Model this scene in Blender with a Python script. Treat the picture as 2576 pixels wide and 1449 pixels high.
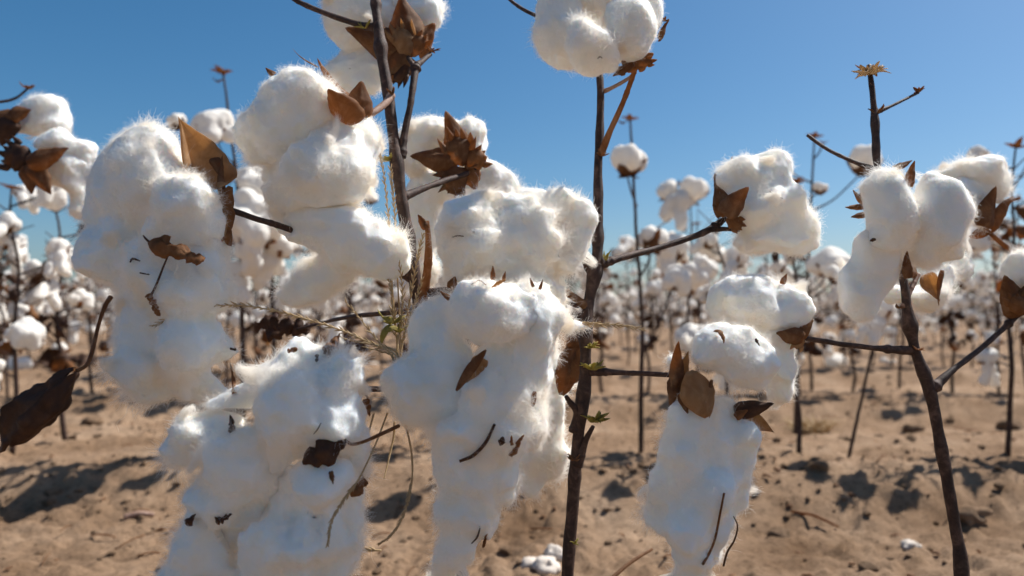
import bpy, math, random
import numpy as np
from mathutils import Vector, Matrix, Euler
from mathutils.bvhtree import BVHTree

for o in list(bpy.data.objects):
    bpy.data.objects.remove(o)
SC = bpy.context.scene
COL = SC.collection
RAD = math.radians

# ------------------------------------------------------------------ camera, sky, sun, exposure
CAM_H, FPX, CX, CY = 0.26, 2004.0, 1288.0, 724.5
PITCH = RAD(1.44)
cd = bpy.data.cameras.new('camera')
cam = bpy.data.objects.new('camera', cd)
COL.objects.link(cam)
cam.location = (0, 0, CAM_H)
cam.rotation_euler = (RAD(90) + PITCH, 0, 0)
cd.lens, cd.sensor_width = 28.0, 36.0
cd.clip_start, cd.clip_end = 0.02, 3000
cd.dof.use_dof = True
cd.dof.focus_distance = 0.47
cd.dof.aperture_fstop = 7.5
SC.camera = cam

SUN_AZ, SUN_EL = RAD(62), RAD(52)          # azimuth measured from +Y (view direction) towards +X
world = bpy.data.worlds.new('World')
SC.world = world
world.use_nodes = True
wn = world.node_tree
sky = wn.nodes.new('ShaderNodeTexSky')
sky.sky_type = 'NISHITA'
sky.sun_disc = False
sky.sun_elevation = SUN_EL
sky.sun_rotation = SUN_AZ
sky.altitude = 2300
sky.air_density = 1.15
sky.dust_density = 8.0
sky.ozone_density = 4.0
wn.nodes['Background'].inputs['Strength'].default_value = 0.070
hs = wn.nodes.new('ShaderNodeHueSaturation')
hs.inputs['Hue'].default_value = 0.491
hs.inputs['Saturation'].default_value = 1.28
wn.links.new(sky.outputs[0], hs.inputs['Color'])
wn.links.new(hs.outputs[0], wn.nodes['Background'].inputs['Color'])

sd = bpy.data.lights.new('sun', 'SUN')
sd.energy = 4.8
sd.angle = RAD(0.53)
sd.color = (1.0, 0.965, 0.915)
sun = bpy.data.objects.new('sun', sd)
COL.objects.link(sun)
SUN_DIR = Vector((math.sin(SUN_AZ) * math.cos(SUN_EL), math.cos(SUN_AZ) * math.cos(SUN_EL), math.sin(SUN_EL)))
sun.rotation_euler = SUN_DIR.to_track_quat('Z', 'Y').to_euler()
sun.location = SUN_DIR * 20

SC.view_settings.view_transform = 'Standard'
SC.view_settings.look = 'None'
SC.view_settings.exposure = 0.6
SC.view_settings.gamma = 1.0
SC.render.engine = 'CYCLES'
SC.cycles.use_denoising = True
SC.cycles.max_bounces = 20
SC.cycles.diffuse_bounces = 16
SC.cycles.transmission_bounces = 16
SC.cycles.sample_clamp_indirect = 8

# ------------------------------------------------------------------ maths helpers
FWD = np.array([0, math.cos(PITCH), math.sin(PITCH)])
UPV = np.array([0, -math.sin(PITCH), math.cos(PITCH)])
RGT = np.array([1.0, 0, 0])
C0 = np.array([0, 0, CAM_H])


def P(px, py, d):
    """point at depth d (metres) seen at the given place of the picture"""
    return C0 + d * (FWD + (px - CX) / FPX * RGT + (CY - py) / FPX * UPV)


def _hash(ix, iy, iz, seed):
    h = (ix.astype(np.int64) * 73856093) ^ (iy.astype(np.int64) * 19349663) ^ (iz.astype(np.int64) * 83492791) ^ (seed * 2654435761)
    h = (h ^ (h >> 13)) * 1274126177
    h = h ^ (h >> 16)
    return (h & 0xFFFFF).astype(np.float64) / 0xFFFFF


def vnoise(p, seed=0):
    i = np.floor(p).astype(np.int64)
    f = p - i
    f = f * f * f * (f * (f * 6 - 15) + 10)
    r = 0
    for dx in (0, 1):
        wx = f[:, 0] if dx else 1 - f[:, 0]
        for dy in (0, 1):
            wy = f[:, 1] if dy else 1 - f[:, 1]
            for dz in (0, 1):
                wz = f[:, 2] if dz else 1 - f[:, 2]
                r = r + wx * wy * wz * _hash(i[:, 0] + dx, i[:, 1] + dy, i[:, 2] + dz, seed)
    return r


def fbm(p, seed=0, octs=3):
    a, s, t = 1.0, 0.0, 0.0
    for k in range(octs):
        s = s + a * (vnoise(p * (2.03 ** k) + 17.3 * k, seed + k) - 0.5)
        t += a
        a *= 0.5
    return s / t * 2


def worley2(x, y, seed=0):
    ix, iy = np.floor(x).astype(np.int64), np.floor(y).astype(np.int64)
    best = np.full(x.shape, 9.0)
    idv = np.zeros(x.shape)
    z = np.zeros_like(ix)
    for dx in (-1, 0, 1):
        for dy in (-1, 0, 1):
            cx, cy = ix + dx, iy + dy
            d = np.hypot(cx + _hash(cx, cy, z, seed) - x, cy + _hash(cx, cy, z + 1, seed) - y)
            m = d < best
            best = np.where(m, d, best)
            idv = np.where(m, _hash(cx, cy, z + 2, seed), idv)
    return best, idv


def unit(v):
    v = np.asarray(v, float)
    return v / (np.linalg.norm(v) + 1e-12)


def catmull(pts, n):
    pts = np.asarray(pts, float)
    m = len(pts)
    if m == 2:
        t = np.linspace(0, 1, n)[:, None]
        return pts[0] * (1 - t) + pts[1] * t
    q = np.vstack([2 * pts[0] - pts[1], pts, 2 * pts[-1] - pts[-2]])
    t = np.linspace(0, m - 1 - 1e-9, n)
    k = t.astype(int)
    f = (t - k)[:, None]
    a, b, c, d = q[k], q[k + 1], q[k + 2], q[k + 3]
    return 0.5 * (2 * b + (c - a) * f + (2 * a - 5 * b + 4 * c - d) * f ** 2 + (3 * b - a - 3 * c + d) * f ** 3)


# ------------------------------------------------------------------ scene graph helpers
def mesh_of(name, verts, faces, smooth=True):
    me = bpy.data.meshes.new(name)
    if isinstance(faces, np.ndarray):
        nv, (nf, k) = len(verts), faces.shape
        me.vertices.add(nv)
        me.vertices.foreach_set('co', np.ascontiguousarray(verts, dtype=np.float32).ravel())
        me.loops.add(nf * k)
        me.loops.foreach_set('vertex_index', np.ascontiguousarray(faces, dtype=np.int32).ravel())
        me.polygons.add(nf)
        me.polygons.foreach_set('loop_start', np.arange(0, nf * k, k, dtype=np.int32))
        me.update(calc_edges=True)
    else:
        me.from_pydata([tuple(v) for v in verts], [], faces)
    if smooth:
        me.polygons.foreach_set('use_smooth', [True] * len(me.polygons))
    me.update()
    return me


def link(name, data, parent=None, mat=None, loc=None):
    o = bpy.data.objects.new(name, data)
    COL.objects.link(o)
    if parent is not None:
        o.parent = parent
    if loc is not None:
        o.location = loc
    if mat is not None and data is not None and len(data.materials) == 0:
        data.materials.append(mat)
    return o


def tag(o, label=None, cat=None, group=None, kind=None):
    for k, v in (('label', label), ('category', cat), ('group', group), ('kind', kind)):
        if v:
            o[k] = v
    return o


def wpos(o):
    v = Vector(o.location)
    while o.parent:
        o = o.parent
        v += Vector(o.location)
    return v


def part(name, verts, faces, mat, parent):
    """a mesh given in world coordinates, as a child of an unrotated parent"""
    base = np.array(wpos(parent)) if parent is not None else np.zeros(3)
    verts = np.asarray(verts, float)
    c = verts.mean(0)
    return link(name, mesh_of(name, verts - c, faces), parent, mat, c - base)


class Geo:
    """collects vertices and faces of ONE piece"""
    def __init__(s):
        s.v, s.f, s.n = [], [], 0

    def add(s, v, f):
        s.v.append(np.asarray(v, float))
        s.f += [tuple(int(i) + s.n for i in q) for q in f]
        s.n += len(v)
        return s

    def verts(s):
        return np.vstack(s.v)


def tube(pts, radii, sides=8, n=None, wob=0.0, seed=0, knots=()):
    n = n or max(4, 5 * len(pts))
    c = catmull(pts, n)
    r = np.interp(np.linspace(0, 1, n), np.linspace(0, 1, len(radii)), radii)
    t = np.linspace(0, 1, n)
    for k, amp in knots:
        r = r * (1 + amp * np.exp(-((t - k) / 0.018) ** 2))
    if wob:
        c = c + wob * np.stack([fbm(c * 40 + 7 * j, seed + j) for j in range(3)], 1)
        r = r * (1 + 0.10 * fbm(c * 120, seed + 9))
    tan = np.gradient(c, axis=0)
    tan /= np.linalg.norm(tan, axis=1)[:, None] + 1e-12
    ref = np.array([0.3, 1.0, 0.2]) if abs(tan[0] @ unit([0.3, 1, .2])) < 0.9 else np.array([1.0, 0, 0])
    vs = []
    a = np.linspace(0, 2 * math.pi, sides, endpoint=False)
    for i in range(n):
        s = unit(np.cross(tan[i], ref))
        b = np.cross(s, tan[i])
        ref = b
        vs.append(c[i] + r[i] * (np.cos(a)[:, None] * s + np.sin(a)[:, None] * b))
    v = np.vstack(vs + [c[:1], c[-1:]])
    f = []
    for i in range(n - 1):
        for j in range(sides):
            k = (j + 1) % sides
            f.append((i * sides + j, i * sides + k, (i + 1) * sides + k, (i + 1) * sides + j))
    e = n * sides
    for j in range(sides):
        k = (j + 1) % sides
        f.append((e, k, j))
        f.append((e + 1, (n - 1) * sides + j, (n - 1) * sides + k))
    return v, f


def sheet(B, T, W, n, bulge=0.2, arch=0.0, tipcurl=0.0, prof='valve', crinkle=0.0, jag=0.0, thick=0.0006, fold=0.0,
          nu=14, nv=9, seed=0, twist=0.0):
    """a thin, curved, pointed piece (bur valve, bract, leaf) with real thickness, outer side towards n"""
    B, T = np.asarray(B, float), np.asarray(T, float)
    a = T - B
    L = np.linalg.norm(a)
    ah = a / L
    n = np.asarray(n, float)
    n = unit(n - ah * (n @ ah))
    s = np.cross(ah, n)
    u = np.linspace(0, 1, nu)
    if prof == 'valve':
        w = 2.35 * (u + 0.06) ** 0.5 * (1 - u) ** 1.32 + 0.06 * (1 - u) ** 0.5
    elif prof == 'bract':
        w = 1.55 * (u + 0.02) ** 0.6 * (1 - u * 0.97) ** 0.5
    elif prof == 'leaf':
        w = np.sin(np.pi * np.clip(u * 0.97 + 0.015, 0, 1)) ** 0.75
    elif prof == 'scrap':
        w = 0.35 + 0.75 * vnoise(np.stack([u * 5, u * 0 + seed, u * 0], 1), seed)
        w[0] *= 0.3
        w[-1] *= 0.25
    else:
        w = np.sin(np.pi * (0.06 + 0.9 * u)) ** 0.6 * (1 - 0.55 * u)
    V = np.linspace(-1, 1, nv)
    UU, VV = np.meshgrid(u, V, indexing='ij')
    WW = np.repeat(w[:, None], nv, 1) * W / 2
    if jag:
        q = np.stack([UU.ravel() * 9, np.sign(VV.ravel()) * 3, np.zeros(UU.size) + seed], 1)
        WW = WW * (1 + jag * (vnoise(q, seed + 3).reshape(UU.shape) - 0.5) * 2)
    ang = twist * (UU - 0.5)
    off = bulge * WW * (1 - VV ** 2) * 1.6 + fold * WW * (1 - np.abs(VV)) + arch * L * 4 * UU * (1 - UU) + tipcurl * L * UU ** 3
    if prof in ('valve', 'bract', 'leaf') and nv > 6:
        off = off + 0.045 * WW * np.cos(VV * 8.5 + 0.6 * np.sin(UU * 7 + seed))
    side = VV * WW
    side, off = side * np.cos(ang) - off * np.sin(ang), side * np.sin(ang) + off * np.cos(ang)
    p = B + a * UU[..., None] + s * side[..., None] + n * off[..., None]
    p = p.reshape(-1, 3)
    if crinkle:
        k = 1.0 / max(W, 1e-4)
        p = p + n * (crinkle * W * fbm(p * k * 2.2, seed + 5))[:, None] + s * (0.6 * crinkle * W * fbm(p * k * 2.0, seed + 8))[:, None]
    g = p.reshape(nu, nv, 3)
    du = np.gradient(g, axis=0)
    dv = np.gradient(g, axis=1)
    nn = np.cross(du, dv)
    nn /= np.linalg.norm(nn, axis=2)[..., None] + 1e-12
    q = (g - nn * thick).reshape(-1, 3)
    N = nu * nv
    f = []
    for i in range(nu - 1):
        for j in range(nv - 1):
            A = i * nv + j
            f.append((A, A + nv, A + nv + 1, A + 1))
            f.append((N + A, N + A + 1, N + A + nv + 1, N + A + nv))
    rim = [j for j in range(nv)] + [i * nv + nv - 1 for i in range(1, nu)] + [(nu - 1) * nv + j for j in range(nv - 2, -1, -1)] + [i * nv for i in range(nu - 2, 0, -1)]
    for i in range(len(rim)):
        A, Bq = rim[i], rim[(i + 1) % len(rim)]
        f.append((A, Bq, N + Bq, N + A))
    return np.vstack([p, q]), f


# ------------------------------------------------------------------ soft cotton bodies: a distance field turned into a surface
EDG = [((0, 0, 0), (1, 0, 0)), ((0, 1, 0), (1, 1, 0)), ((0, 0, 1), (1, 0, 1)), ((0, 1, 1), (1, 1, 1)),
       ((0, 0, 0), (0, 1, 0)), ((1, 0, 0), (1, 1, 0)), ((0, 0, 1), (0, 1, 1)), ((1, 0, 1), (1, 1, 1)),
       ((0, 0, 0), (0, 0, 1)), ((1, 0, 0), (1, 0, 1)), ((0, 1, 0), (0, 1, 1)), ((1, 1, 0), (1, 1, 1))]


def surface_net(F, org, h):
    nx, ny, nz = F.shape
    S = F < 0
    def cut(A, c):
        return A[c[0]:nx - 1 + c[0], c[1]:ny - 1 + c[1], c[2]:nz - 1 + c[2]]
    acc = np.zeros((nx - 1, ny - 1, nz - 1, 3), np.float32)
    cnt = np.zeros((nx - 1, ny - 1, nz - 1), np.float32)
    for a, b in EDG:
        fa, fb = cut(F, a), cut(F, b)
        m = cut(S, a) != cut(S, b)
        t = np.where(m, fa / np.where(m, fa - fb, 1), 0)
        for k in range(3):
            acc[..., k] += np.where(m, a[k] + t * (b[k] - a[k]), 0)
        cnt += m
    act = cnt > 0
    idx = -np.ones(act.shape, np.int64)
    idx[act] = np.arange(act.sum())
    ijk = np.argwhere(act)
    v = org + h * (ijk + acc[act] / cnt[act][:, None])
    quads = []
    for ax in range(3):
        o1, o2 = [(1, 2), (2, 0), (0, 1)][ax]
        sl0 = [slice(1, -1)] * 3
        sl1 = [slice(1, -1)] * 3
        sl0[ax] = slice(0, -1)
        sl1[ax] = slice(1, None)
        s0, s1 = S[tuple(sl0)], S[tuple(sl1)]
        for sgn, m in ((1, s0 & ~s1), (-1, ~s0 & s1)):
            q = np.argwhere(m)
            if not len(q):
                continue
            q = q + 1
            q[:, ax] -= 1
            e1 = np.zeros(3, int); e1[o1] = 1
            e2 = np.zeros(3, int); e2[o2] = 1
            cs = [q - e1 - e2, q - e2, q, q - e1]
            ids = np.stack([idx[c[:, 0], c[:, 1], c[:, 2]] for c in cs], 1)
            if sgn < 0:
                ids = ids[:, ::-1]
            quads.append(ids)
    return v, np.vstack(quads)


def vnormals(v, f):
    fn = np.cross(v[f[:, 2]] - v[f[:, 0]], v[f[:, 3]] - v[f[:, 1]])
    n = np.zeros_like(v)
    for k in range(f.shape[1]):
        np.add.at(n, f[:, k], fn)
    return n / (np.linalg.norm(n, axis=1)[:, None] + 1e-15), np.linalg.norm(fn, axis=1) * 0.5


def lint_surface(blobs, h=0.0016, k=0.004, puff=0.0030, pscale=0.0135, fine=0.0012, fscale=0.0055, seed=0, warp=0.006):
    """blobs: list of (centre xyz, radii xyz, roll about the depth axis)"""
    cs = np.array([b[0] for b in blobs])
    rs = np.array([b[1] for b in blobs])
    pad = 0.008 + puff + warp + 2 * h
    rm = rs.max(1)[:, None]
    lo, hi = (cs - rm).min(0) - pad, (cs + rm).max(0) + pad
    nn = np.ceil((hi - lo) / h).astype(int) + 1
    ax = [lo[i] + h * np.arange(nn[i]) for i in range(3)]
    X, Y, Z = np.meshgrid(*ax, indexing='ij')

    def field(X, Y, Z):
        acc = np.zeros(X.shape)
        for c, r, roll in blobs:
            x, y, z = X - c[0], Y - c[1], Z - c[2]
            if roll:
                ca, sa = math.cos(roll), math.sin(roll)
                x, z = ca * x + sa * z, -sa * x + ca * z
            q = np.sqrt((x / r[0]) ** 2 + (y / r[1]) ** 2 + (z / r[2]) ** 2)
            d = (q - 1) * min(r)
            acc += np.exp(-np.clip(d, -0.04, 0.06) / k)
        return -k * np.log(acc) + k * 0.3

    F = field(X, Y, Z)
    m = np.abs(F) < 0.012 + warp
    pts = np.stack([X[m], Y[m], Z[m]], 1)
    wp = pts + warp * np.stack([fbm(pts / 0.026, seed + 30 + 5 * i, 2) for i in range(3)], 1)
    b = np.abs(2 * vnoise(pts / pscale, seed) - 1)
    b2 = np.abs(2 * vnoise(wp / (pscale * 0.42) + 5, seed + 1) - 1)
    F[m] = field(wp[:, 0], wp[:, 1], wp[:, 2]) - puff * (b - 0.4) - puff * 0.55 * (b2 - 0.4)
    v, f = surface_net(F, lo, h)
    n, _ = vnormals(v, f)
    if fine:
        v = v + n * (fine * fbm(v / fscale, seed + 4, 3))[:, None]
    return v, f


def fibres(v, f, density, length, rng, fly=0.002, radius=0.000042, npt=6):
    n, area = vnormals(v, f)
    area = area * 1e4
    tot = int(area.sum() * density)
    pick = rng.choice(len(f), tot, p=area / area.sum())
    a, b = rng.random(tot), rng.random(tot)
    q = f[pick]
    w = [(1 - a) * (1 - b), a * (1 - b), a * b, (1 - a) * b]
    p = sum(w[i][:, None] * v[q[:, i]] for i in range(4))
    nm = sum(w[i][:, None] * n[q[:, i]] for i in range(4))
    nm /= np.linalg.norm(nm, axis=1)[:, None] + 1e-12
    fl = np.stack([fbm(p / 0.009, 60 + 3 * i, 2) for i in range(3)], 1) * 2.2 + np.stack([fbm(p / 0.003, 80 + 3 * i, 1) for i in range(3)], 1) * 1.1
    fl += rng.normal(0, 0.55, fl.shape)
    patch = vnoise(p / 0.016, 91)
    L = length * (0.4 + 0.8 * rng.random(tot)) * (0.35 + 1.5 * patch ** 1.5)
    L = np.where(rng.random(tot) < fly, L * (1.5 + 1.0 * rng.random(tot)), L)
    lay = rng.random(tot) < 0.45 * np.clip(patch * 2 - 0.3, 0, 1.4)        # strands that lie tangled on the surface
    L = np.where(lay, L * 2.6, L)
    up = np.where(lay, 0.10, 0.45)[:, None]
    d = nm * up + fl * 0.7
    d /= np.linalg.norm(d, axis=1)[:, None]
    bend = rng.normal(0, 1.6, d.shape) + fl[:, [1, 2, 0]] * 1.0
    t = np.linspace(0, 1, npt)
    pts = np.zeros((tot, npt, 3))
    cur = p - nm * 0.0004
    for k in range(npt):
        pts[:, k] = cur
        d2 = d + bend * (1.1 * t[k]) + rng.normal(0, 0.55, d.shape)
        d2 /= np.linalg.norm(d2, axis=1)[:, None]
        under = np.minimum((d2 * nm).sum(1), 0.05) - 0.05
        d2 = d2 - nm * under[:, None]
        cur = cur + d2 * (L / (npt - 1))[:, None]
    # wisps: small locks pulled out to a common loose tip
    nw = int(area.sum() * 0.06)
    for wi in range(nw):
        c = int(rng.integers(tot))
        dist = np.linalg.norm(p - p[c], axis=1)
        R_ = 0.0025 + 0.004 * rng.random()
        sel = np.where((dist < R_) & (rng.random(tot) < 0.75))[0]
        if len(sel) < 5:
            continue
        out = nm[c] * (0.5 + 0.6 * rng.random()) + rng.normal(0, 0.55, 3) + np.array([0, 0, -0.15])
        out /= np.linalg.norm(out)
        tip = p[c] + out * (0.005 + 0.008 * rng.random() ** 2)
        sw = rng.normal(0, 0.0016, 3)
        ends = tip + rng.normal(0, 0.0014, (len(sel), 3))
        for k in range(npt):
            tt = t[k]
            q = p[sel] * (1 - tt) + ends * tt + sw * math.sin(math.pi * tt) + nm[sel] * (0.0012 * math.sin(math.pi * tt))
            pts[sel, k] = q + rng.normal(0, 0.00035, (len(sel), 3)) * tt
    r = radius * np.repeat((1 - 0.55 * t)[None, :], tot, 0) * (0.7 + 0.6 * rng.random((tot, 1)))
    r = r * np.where(lay, 1.2, 1.0)[:, None]
    return pts, r


def curves_object(name, pts, rad, mat, parent):
    m, k, _ = pts.shape
    c = bpy.data.hair_curves.new(name)
    c.add_curves([k] * m)
    base = np.array(wpos(parent))
    ctr = pts.reshape(-1, 3).mean(0)
    c.attributes['position'].data.foreach_set('vector', np.ascontiguousarray(pts.reshape(-1, 3) - ctr, dtype=np.float32).ravel())
    ra = c.attributes.get('radius') or c.attributes.new('radius', 'FLOAT', 'POINT')
    ra.data.foreach_set('value', np.ascontiguousarray(rad, dtype=np.float32).ravel())
    c.materials.append(mat)
    o = link(name, c, parent, None, ctr - base)
    o['kind'] = 'stuff'
    return o


# ------------------------------------------------------------------ materials
def new_mat(name):
    m = bpy.data.materials.new(name)
    m.use_nodes = True
    nt = m.node_tree
    nt.nodes.clear()
    out = nt.nodes.new('ShaderNodeOutputMaterial')
    return m, nt, out


def N(nt, typ, **kw):
    n = nt.nodes.new(typ)
    for k, v in kw.items():
        setattr(n, k, v)
    return n


def ramp(nt, fac, stops):
    r = N(nt, 'ShaderNodeValToRGB')
    el = r.color_ramp.elements
    el[0].position, el[0].color = stops[0][0], (*stops[0][1], 1)
    el[1].position, el[1].color = stops[-1][0], (*stops[-1][1], 1)
    for p, c in stops[1:-1]:
        e = el.new(p)
        e.color = (*c, 1)
    nt.links.new(fac, r.inputs[0])
    return r.outputs[0]


def noise_tex(nt, scale, detail=4, rough=0.55, coord='Object', dist=0.0):
    tc = N(nt, 'ShaderNodeTexCoord')
    n = N(nt, 'ShaderNodeTexNoise')
    n.inputs['Scale'].default_value = scale
    n.inputs['Detail'].default_value = detail
    n.inputs['Roughness'].default_value = rough
    n.inputs['Distortion'].default_value = dist
    nt.links.new(tc.outputs[coord], n.inputs['Vector'])
    return n.outputs['Fac']


def bump(nt, fac, strength, dist):
    b = N(nt, 'ShaderNodeBump')
    b.inputs['Strength'].default_value = strength
    b.inputs['Distance'].default_value = dist
    nt.links.new(fac, b.inputs['Height'])
    return b.outputs[0]


def mat_lint(name, sss, scale=1.0, nscale=60):
    m, nt, out = new_mat(name)
    c = ramp(nt, noise_tex(nt, nscale, 3), [(0.2, (0.93, 0.85, 0.72)), (0.42, (0.97, 0.93, 0.86)), (1.0, (0.978, 0.945, 0.885))])
    fb = noise_tex(nt, 900, 3, 0.7)
    nb = bump(nt, fb, 0.5, 0.0008)
    if sss:
        p = N(nt, 'ShaderNodeBsdfPrincipled')
        p.inputs['Subsurface Weight'].default_value = 1.0
        p.inputs['Subsurface Radius'].default_value = (1.0, 0.86, 0.72)
        p.inputs['Subsurface Scale'].default_value = scale
        p.inputs['Roughness'].default_value = 1.0
        p.inputs['Specular IOR Level'].default_value = 0.0
        nt.links.new(c, p.inputs['Base Color'])
        nt.links.new(nb, p.inputs['Normal'])
        nt.links.new(p.outputs[0], out.inputs[0])
    else:
        d = N(nt, 'ShaderNodeBsdfDiffuse')
        t = N(nt, 'ShaderNodeBsdfTranslucent')
        mx = N(nt, 'ShaderNodeMixShader')
        mx.inputs[0].default_value = 0.32
        for s in (d, t):
            nt.links.new(c, s.inputs['Color'])
            nt.links.new(nb, s.inputs['Normal'])
        nt.links.new(d.outputs[0], mx.inputs[1])
        nt.links.new(t.outputs[0], mx.inputs[2])
        nt.links.new(mx.outputs[0], out.inputs[0])
    return m


def mat_fibre():
    m, nt, out = new_mat('lint_fibre')
    d = N(nt, 'ShaderNodeBsdfDiffuse')
    t = N(nt, 'ShaderNodeBsdfTranslucent')
    mx = N(nt, 'ShaderNodeMixShader')
    mx.inputs[0].default_value = 0.5
    c = ramp(nt, noise_tex(nt, 38, 3, 0.6), [(0.30, (0.94, 0.87, 0.76)), (0.47, (0.982, 0.953, 0.897)), (1.0, (0.985, 0.96, 0.912))])
    for s in (d, t):
        nt.links.new(c, s.inputs['Color'])
    nt.links.new(d.outputs[0], mx.inputs[1])
    nt.links.new(t.outputs[0], mx.inputs[2])
    nt.links.new(mx.outputs[0], out.inputs[0])
    return m


def mat_dry(name, stops, transl=0.35, nscale=70, rough=0.65, tint=(0.62, 0.33, 0.13), veins=True):
    m, nt, out = new_mat(name)
    f1 = noise_tex(nt, nscale, 6, 0.65, dist=0.6)
    c = ramp(nt, f1, stops)
    p = N(nt, 'ShaderNodeBsdfPrincipled')
    p.inputs['Roughness'].default_value = rough
    p.inputs['Specular IOR Level'].default_value = 0.25
    nt.links.new(c, p.inputs['Base Color'])
    fb = noise_tex(nt, nscale * 7, 4, 0.7, dist=1.0)
    nb = bump(nt, fb, 0.6, 0.0006)
    nt.links.new(nb, p.inputs['Normal'])
    if transl:
        t = N(nt, 'ShaderNodeBsdfTranslucent')
        mc = N(nt, 'ShaderNodeMix', data_type='RGBA')
        mc.inputs[0].default_value = 0.6
        mc.inputs[7].default_value = (*tint, 1)
        nt.links.new(c, mc.inputs[6])
        nt.links.new(mc.outputs[2], t.inputs['Color'])
        mx = N(nt, 'ShaderNodeMixShader')
        mx.inputs[0].default_value = transl
        nt.links.new(p.outputs[0], mx.inputs[1])
        nt.links.new(t.outputs[0], mx.inputs[2])
        nt.links.new(mx.outputs[0], out.inputs[0])
    else:
        nt.links.new(p.outputs[0], out.inputs[0])
    return m


M = {}
M['lint'] = mat_lint('lint_near', True, 0.0055, 55)
M['lint_far'] = mat_lint('lint_far', False, nscale=40)
M['fibre'] = mat_fibre()
M['bur'] = mat_dry('dry_bur', [(0.25, (0.06, 0.024, 0.010)), (0.5, (0.18, 0.092, 0.044)), (0.75, (0.40, 0.24, 0.13))], 0.48, 110)
M['bur_pale'] = mat_dry('pale_bur_lining', [(0.25, (0.22, 0.12, 0.055)), (0.5, (0.44, 0.28, 0.15)), (0.8, (0.60, 0.45, 0.28))], 0.58, 120, tint=(0.80, 0.52, 0.25))
M['leaf'] = mat_dry('dead_leaf', [(0.25, (0.022, 0.012, 0.008)), (0.5, (0.06, 0.028, 0.016)), (0.8, (0.16, 0.075, 0.035))], 0.16, 70)
M['leaf_orange'] = mat_dry('rust_leaf', [(0.25, (0.08, 0.03, 0.011)), (0.5, (0.25, 0.115, 0.045)), (0.8, (0.45, 0.24, 0.11))], 0.45, 110)
M['stem'] = mat_dry('cotton_stem', [(0.25, (0.018, 0.011, 0.009)), (0.5, (0.055, 0.031, 0.023)), (0.75, (0.15, 0.090, 0.066))], 0.0, 160, 0.6)
M['stem_pale'] = mat_dry('pale_peduncle', [(0.25, (0.16, 0.085, 0.055)), (0.5, (0.30, 0.19, 0.14)), (0.8, (0.45, 0.32, 0.26))], 0.0, 160, 0.6)
M['straw'] = mat_dry('dry_straw', [(0.25, (0.32, 0.21, 0.10)), (0.5, (0.55, 0.40, 0.22)), (0.8, (0.70, 0.56, 0.36))], 0.3, 120, tint=(0.7, 0.5, 0.25))
M['bud'] = mat_dry('green_bud', [(0.25, (0.13, 0.095, 0.02)), (0.5, (0.31, 0.25, 0.06)), (0.8, (0.48, 0.41, 0.13))], 0.3, 160, tint=(0.6, 0.55, 0.1))


def mat_soil(name, mul=1.0):
    m, nt, out = new_mat(name)
    f1 = noise_tex(nt, 5.0, 8, 0.62)
    f2 = noise_tex(nt, 120.0, 5, 0.7)
    c1 = ramp(nt, f1, [(0.3, (0.175 * mul, 0.104 * mul, 0.058 * mul)), (0.5, (0.298 * mul, 0.194 * mul, 0.120 * mul)), (0.72, (0.41 * mul, 0.286 * mul, 0.190 * mul))])
    c2 = ramp(nt, f2, [(0.28, (0.42, 0.38, 0.35)), (0.50, (1.0, 1.0, 1.0)), (0.75, (1.15, 1.14, 1.12))])
    mx = N(nt, 'ShaderNodeMix', data_type='RGBA', blend_type='MULTIPLY')
    mx.inputs[0].default_value = 0.75
    nt.links.new(c1, mx.inputs[6])
    nt.links.new(c2, mx.inputs[7])
    p = N(nt, 'ShaderNodeBsdfPrincipled')
    p.inputs['Roughness'].default_value = 0.95
    p.inputs['Specular IOR Level'].default_value = 0.1
    nt.links.new(mx.outputs[2], p.inputs['Base Color'])
    nb = bump(nt, noise_tex(nt, 170.0, 7, 0.75), 1.0, 0.006)
    nt.links.new(nb, p.inputs['Normal'])
    nt.links.new(p.outputs[0], out.inputs[0])
    return m


M['soil'] = mat_soil('dry_soil')
M['clod'] = mat_soil('soil_clod', 0.72)
M['caliche'] = mat_dry('pale_stone', [(0.25, (0.40, 0.33, 0.27)), (0.5, (0.58, 0.51, 0.44)), (0.8, (0.70, 0.64, 0.57))], 0.0, 60, 0.9)

# ------------------------------------------------------------------ ground: one sheet of beds and furrows
ROW0, ROWGAP = 0.46, 1.0


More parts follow.
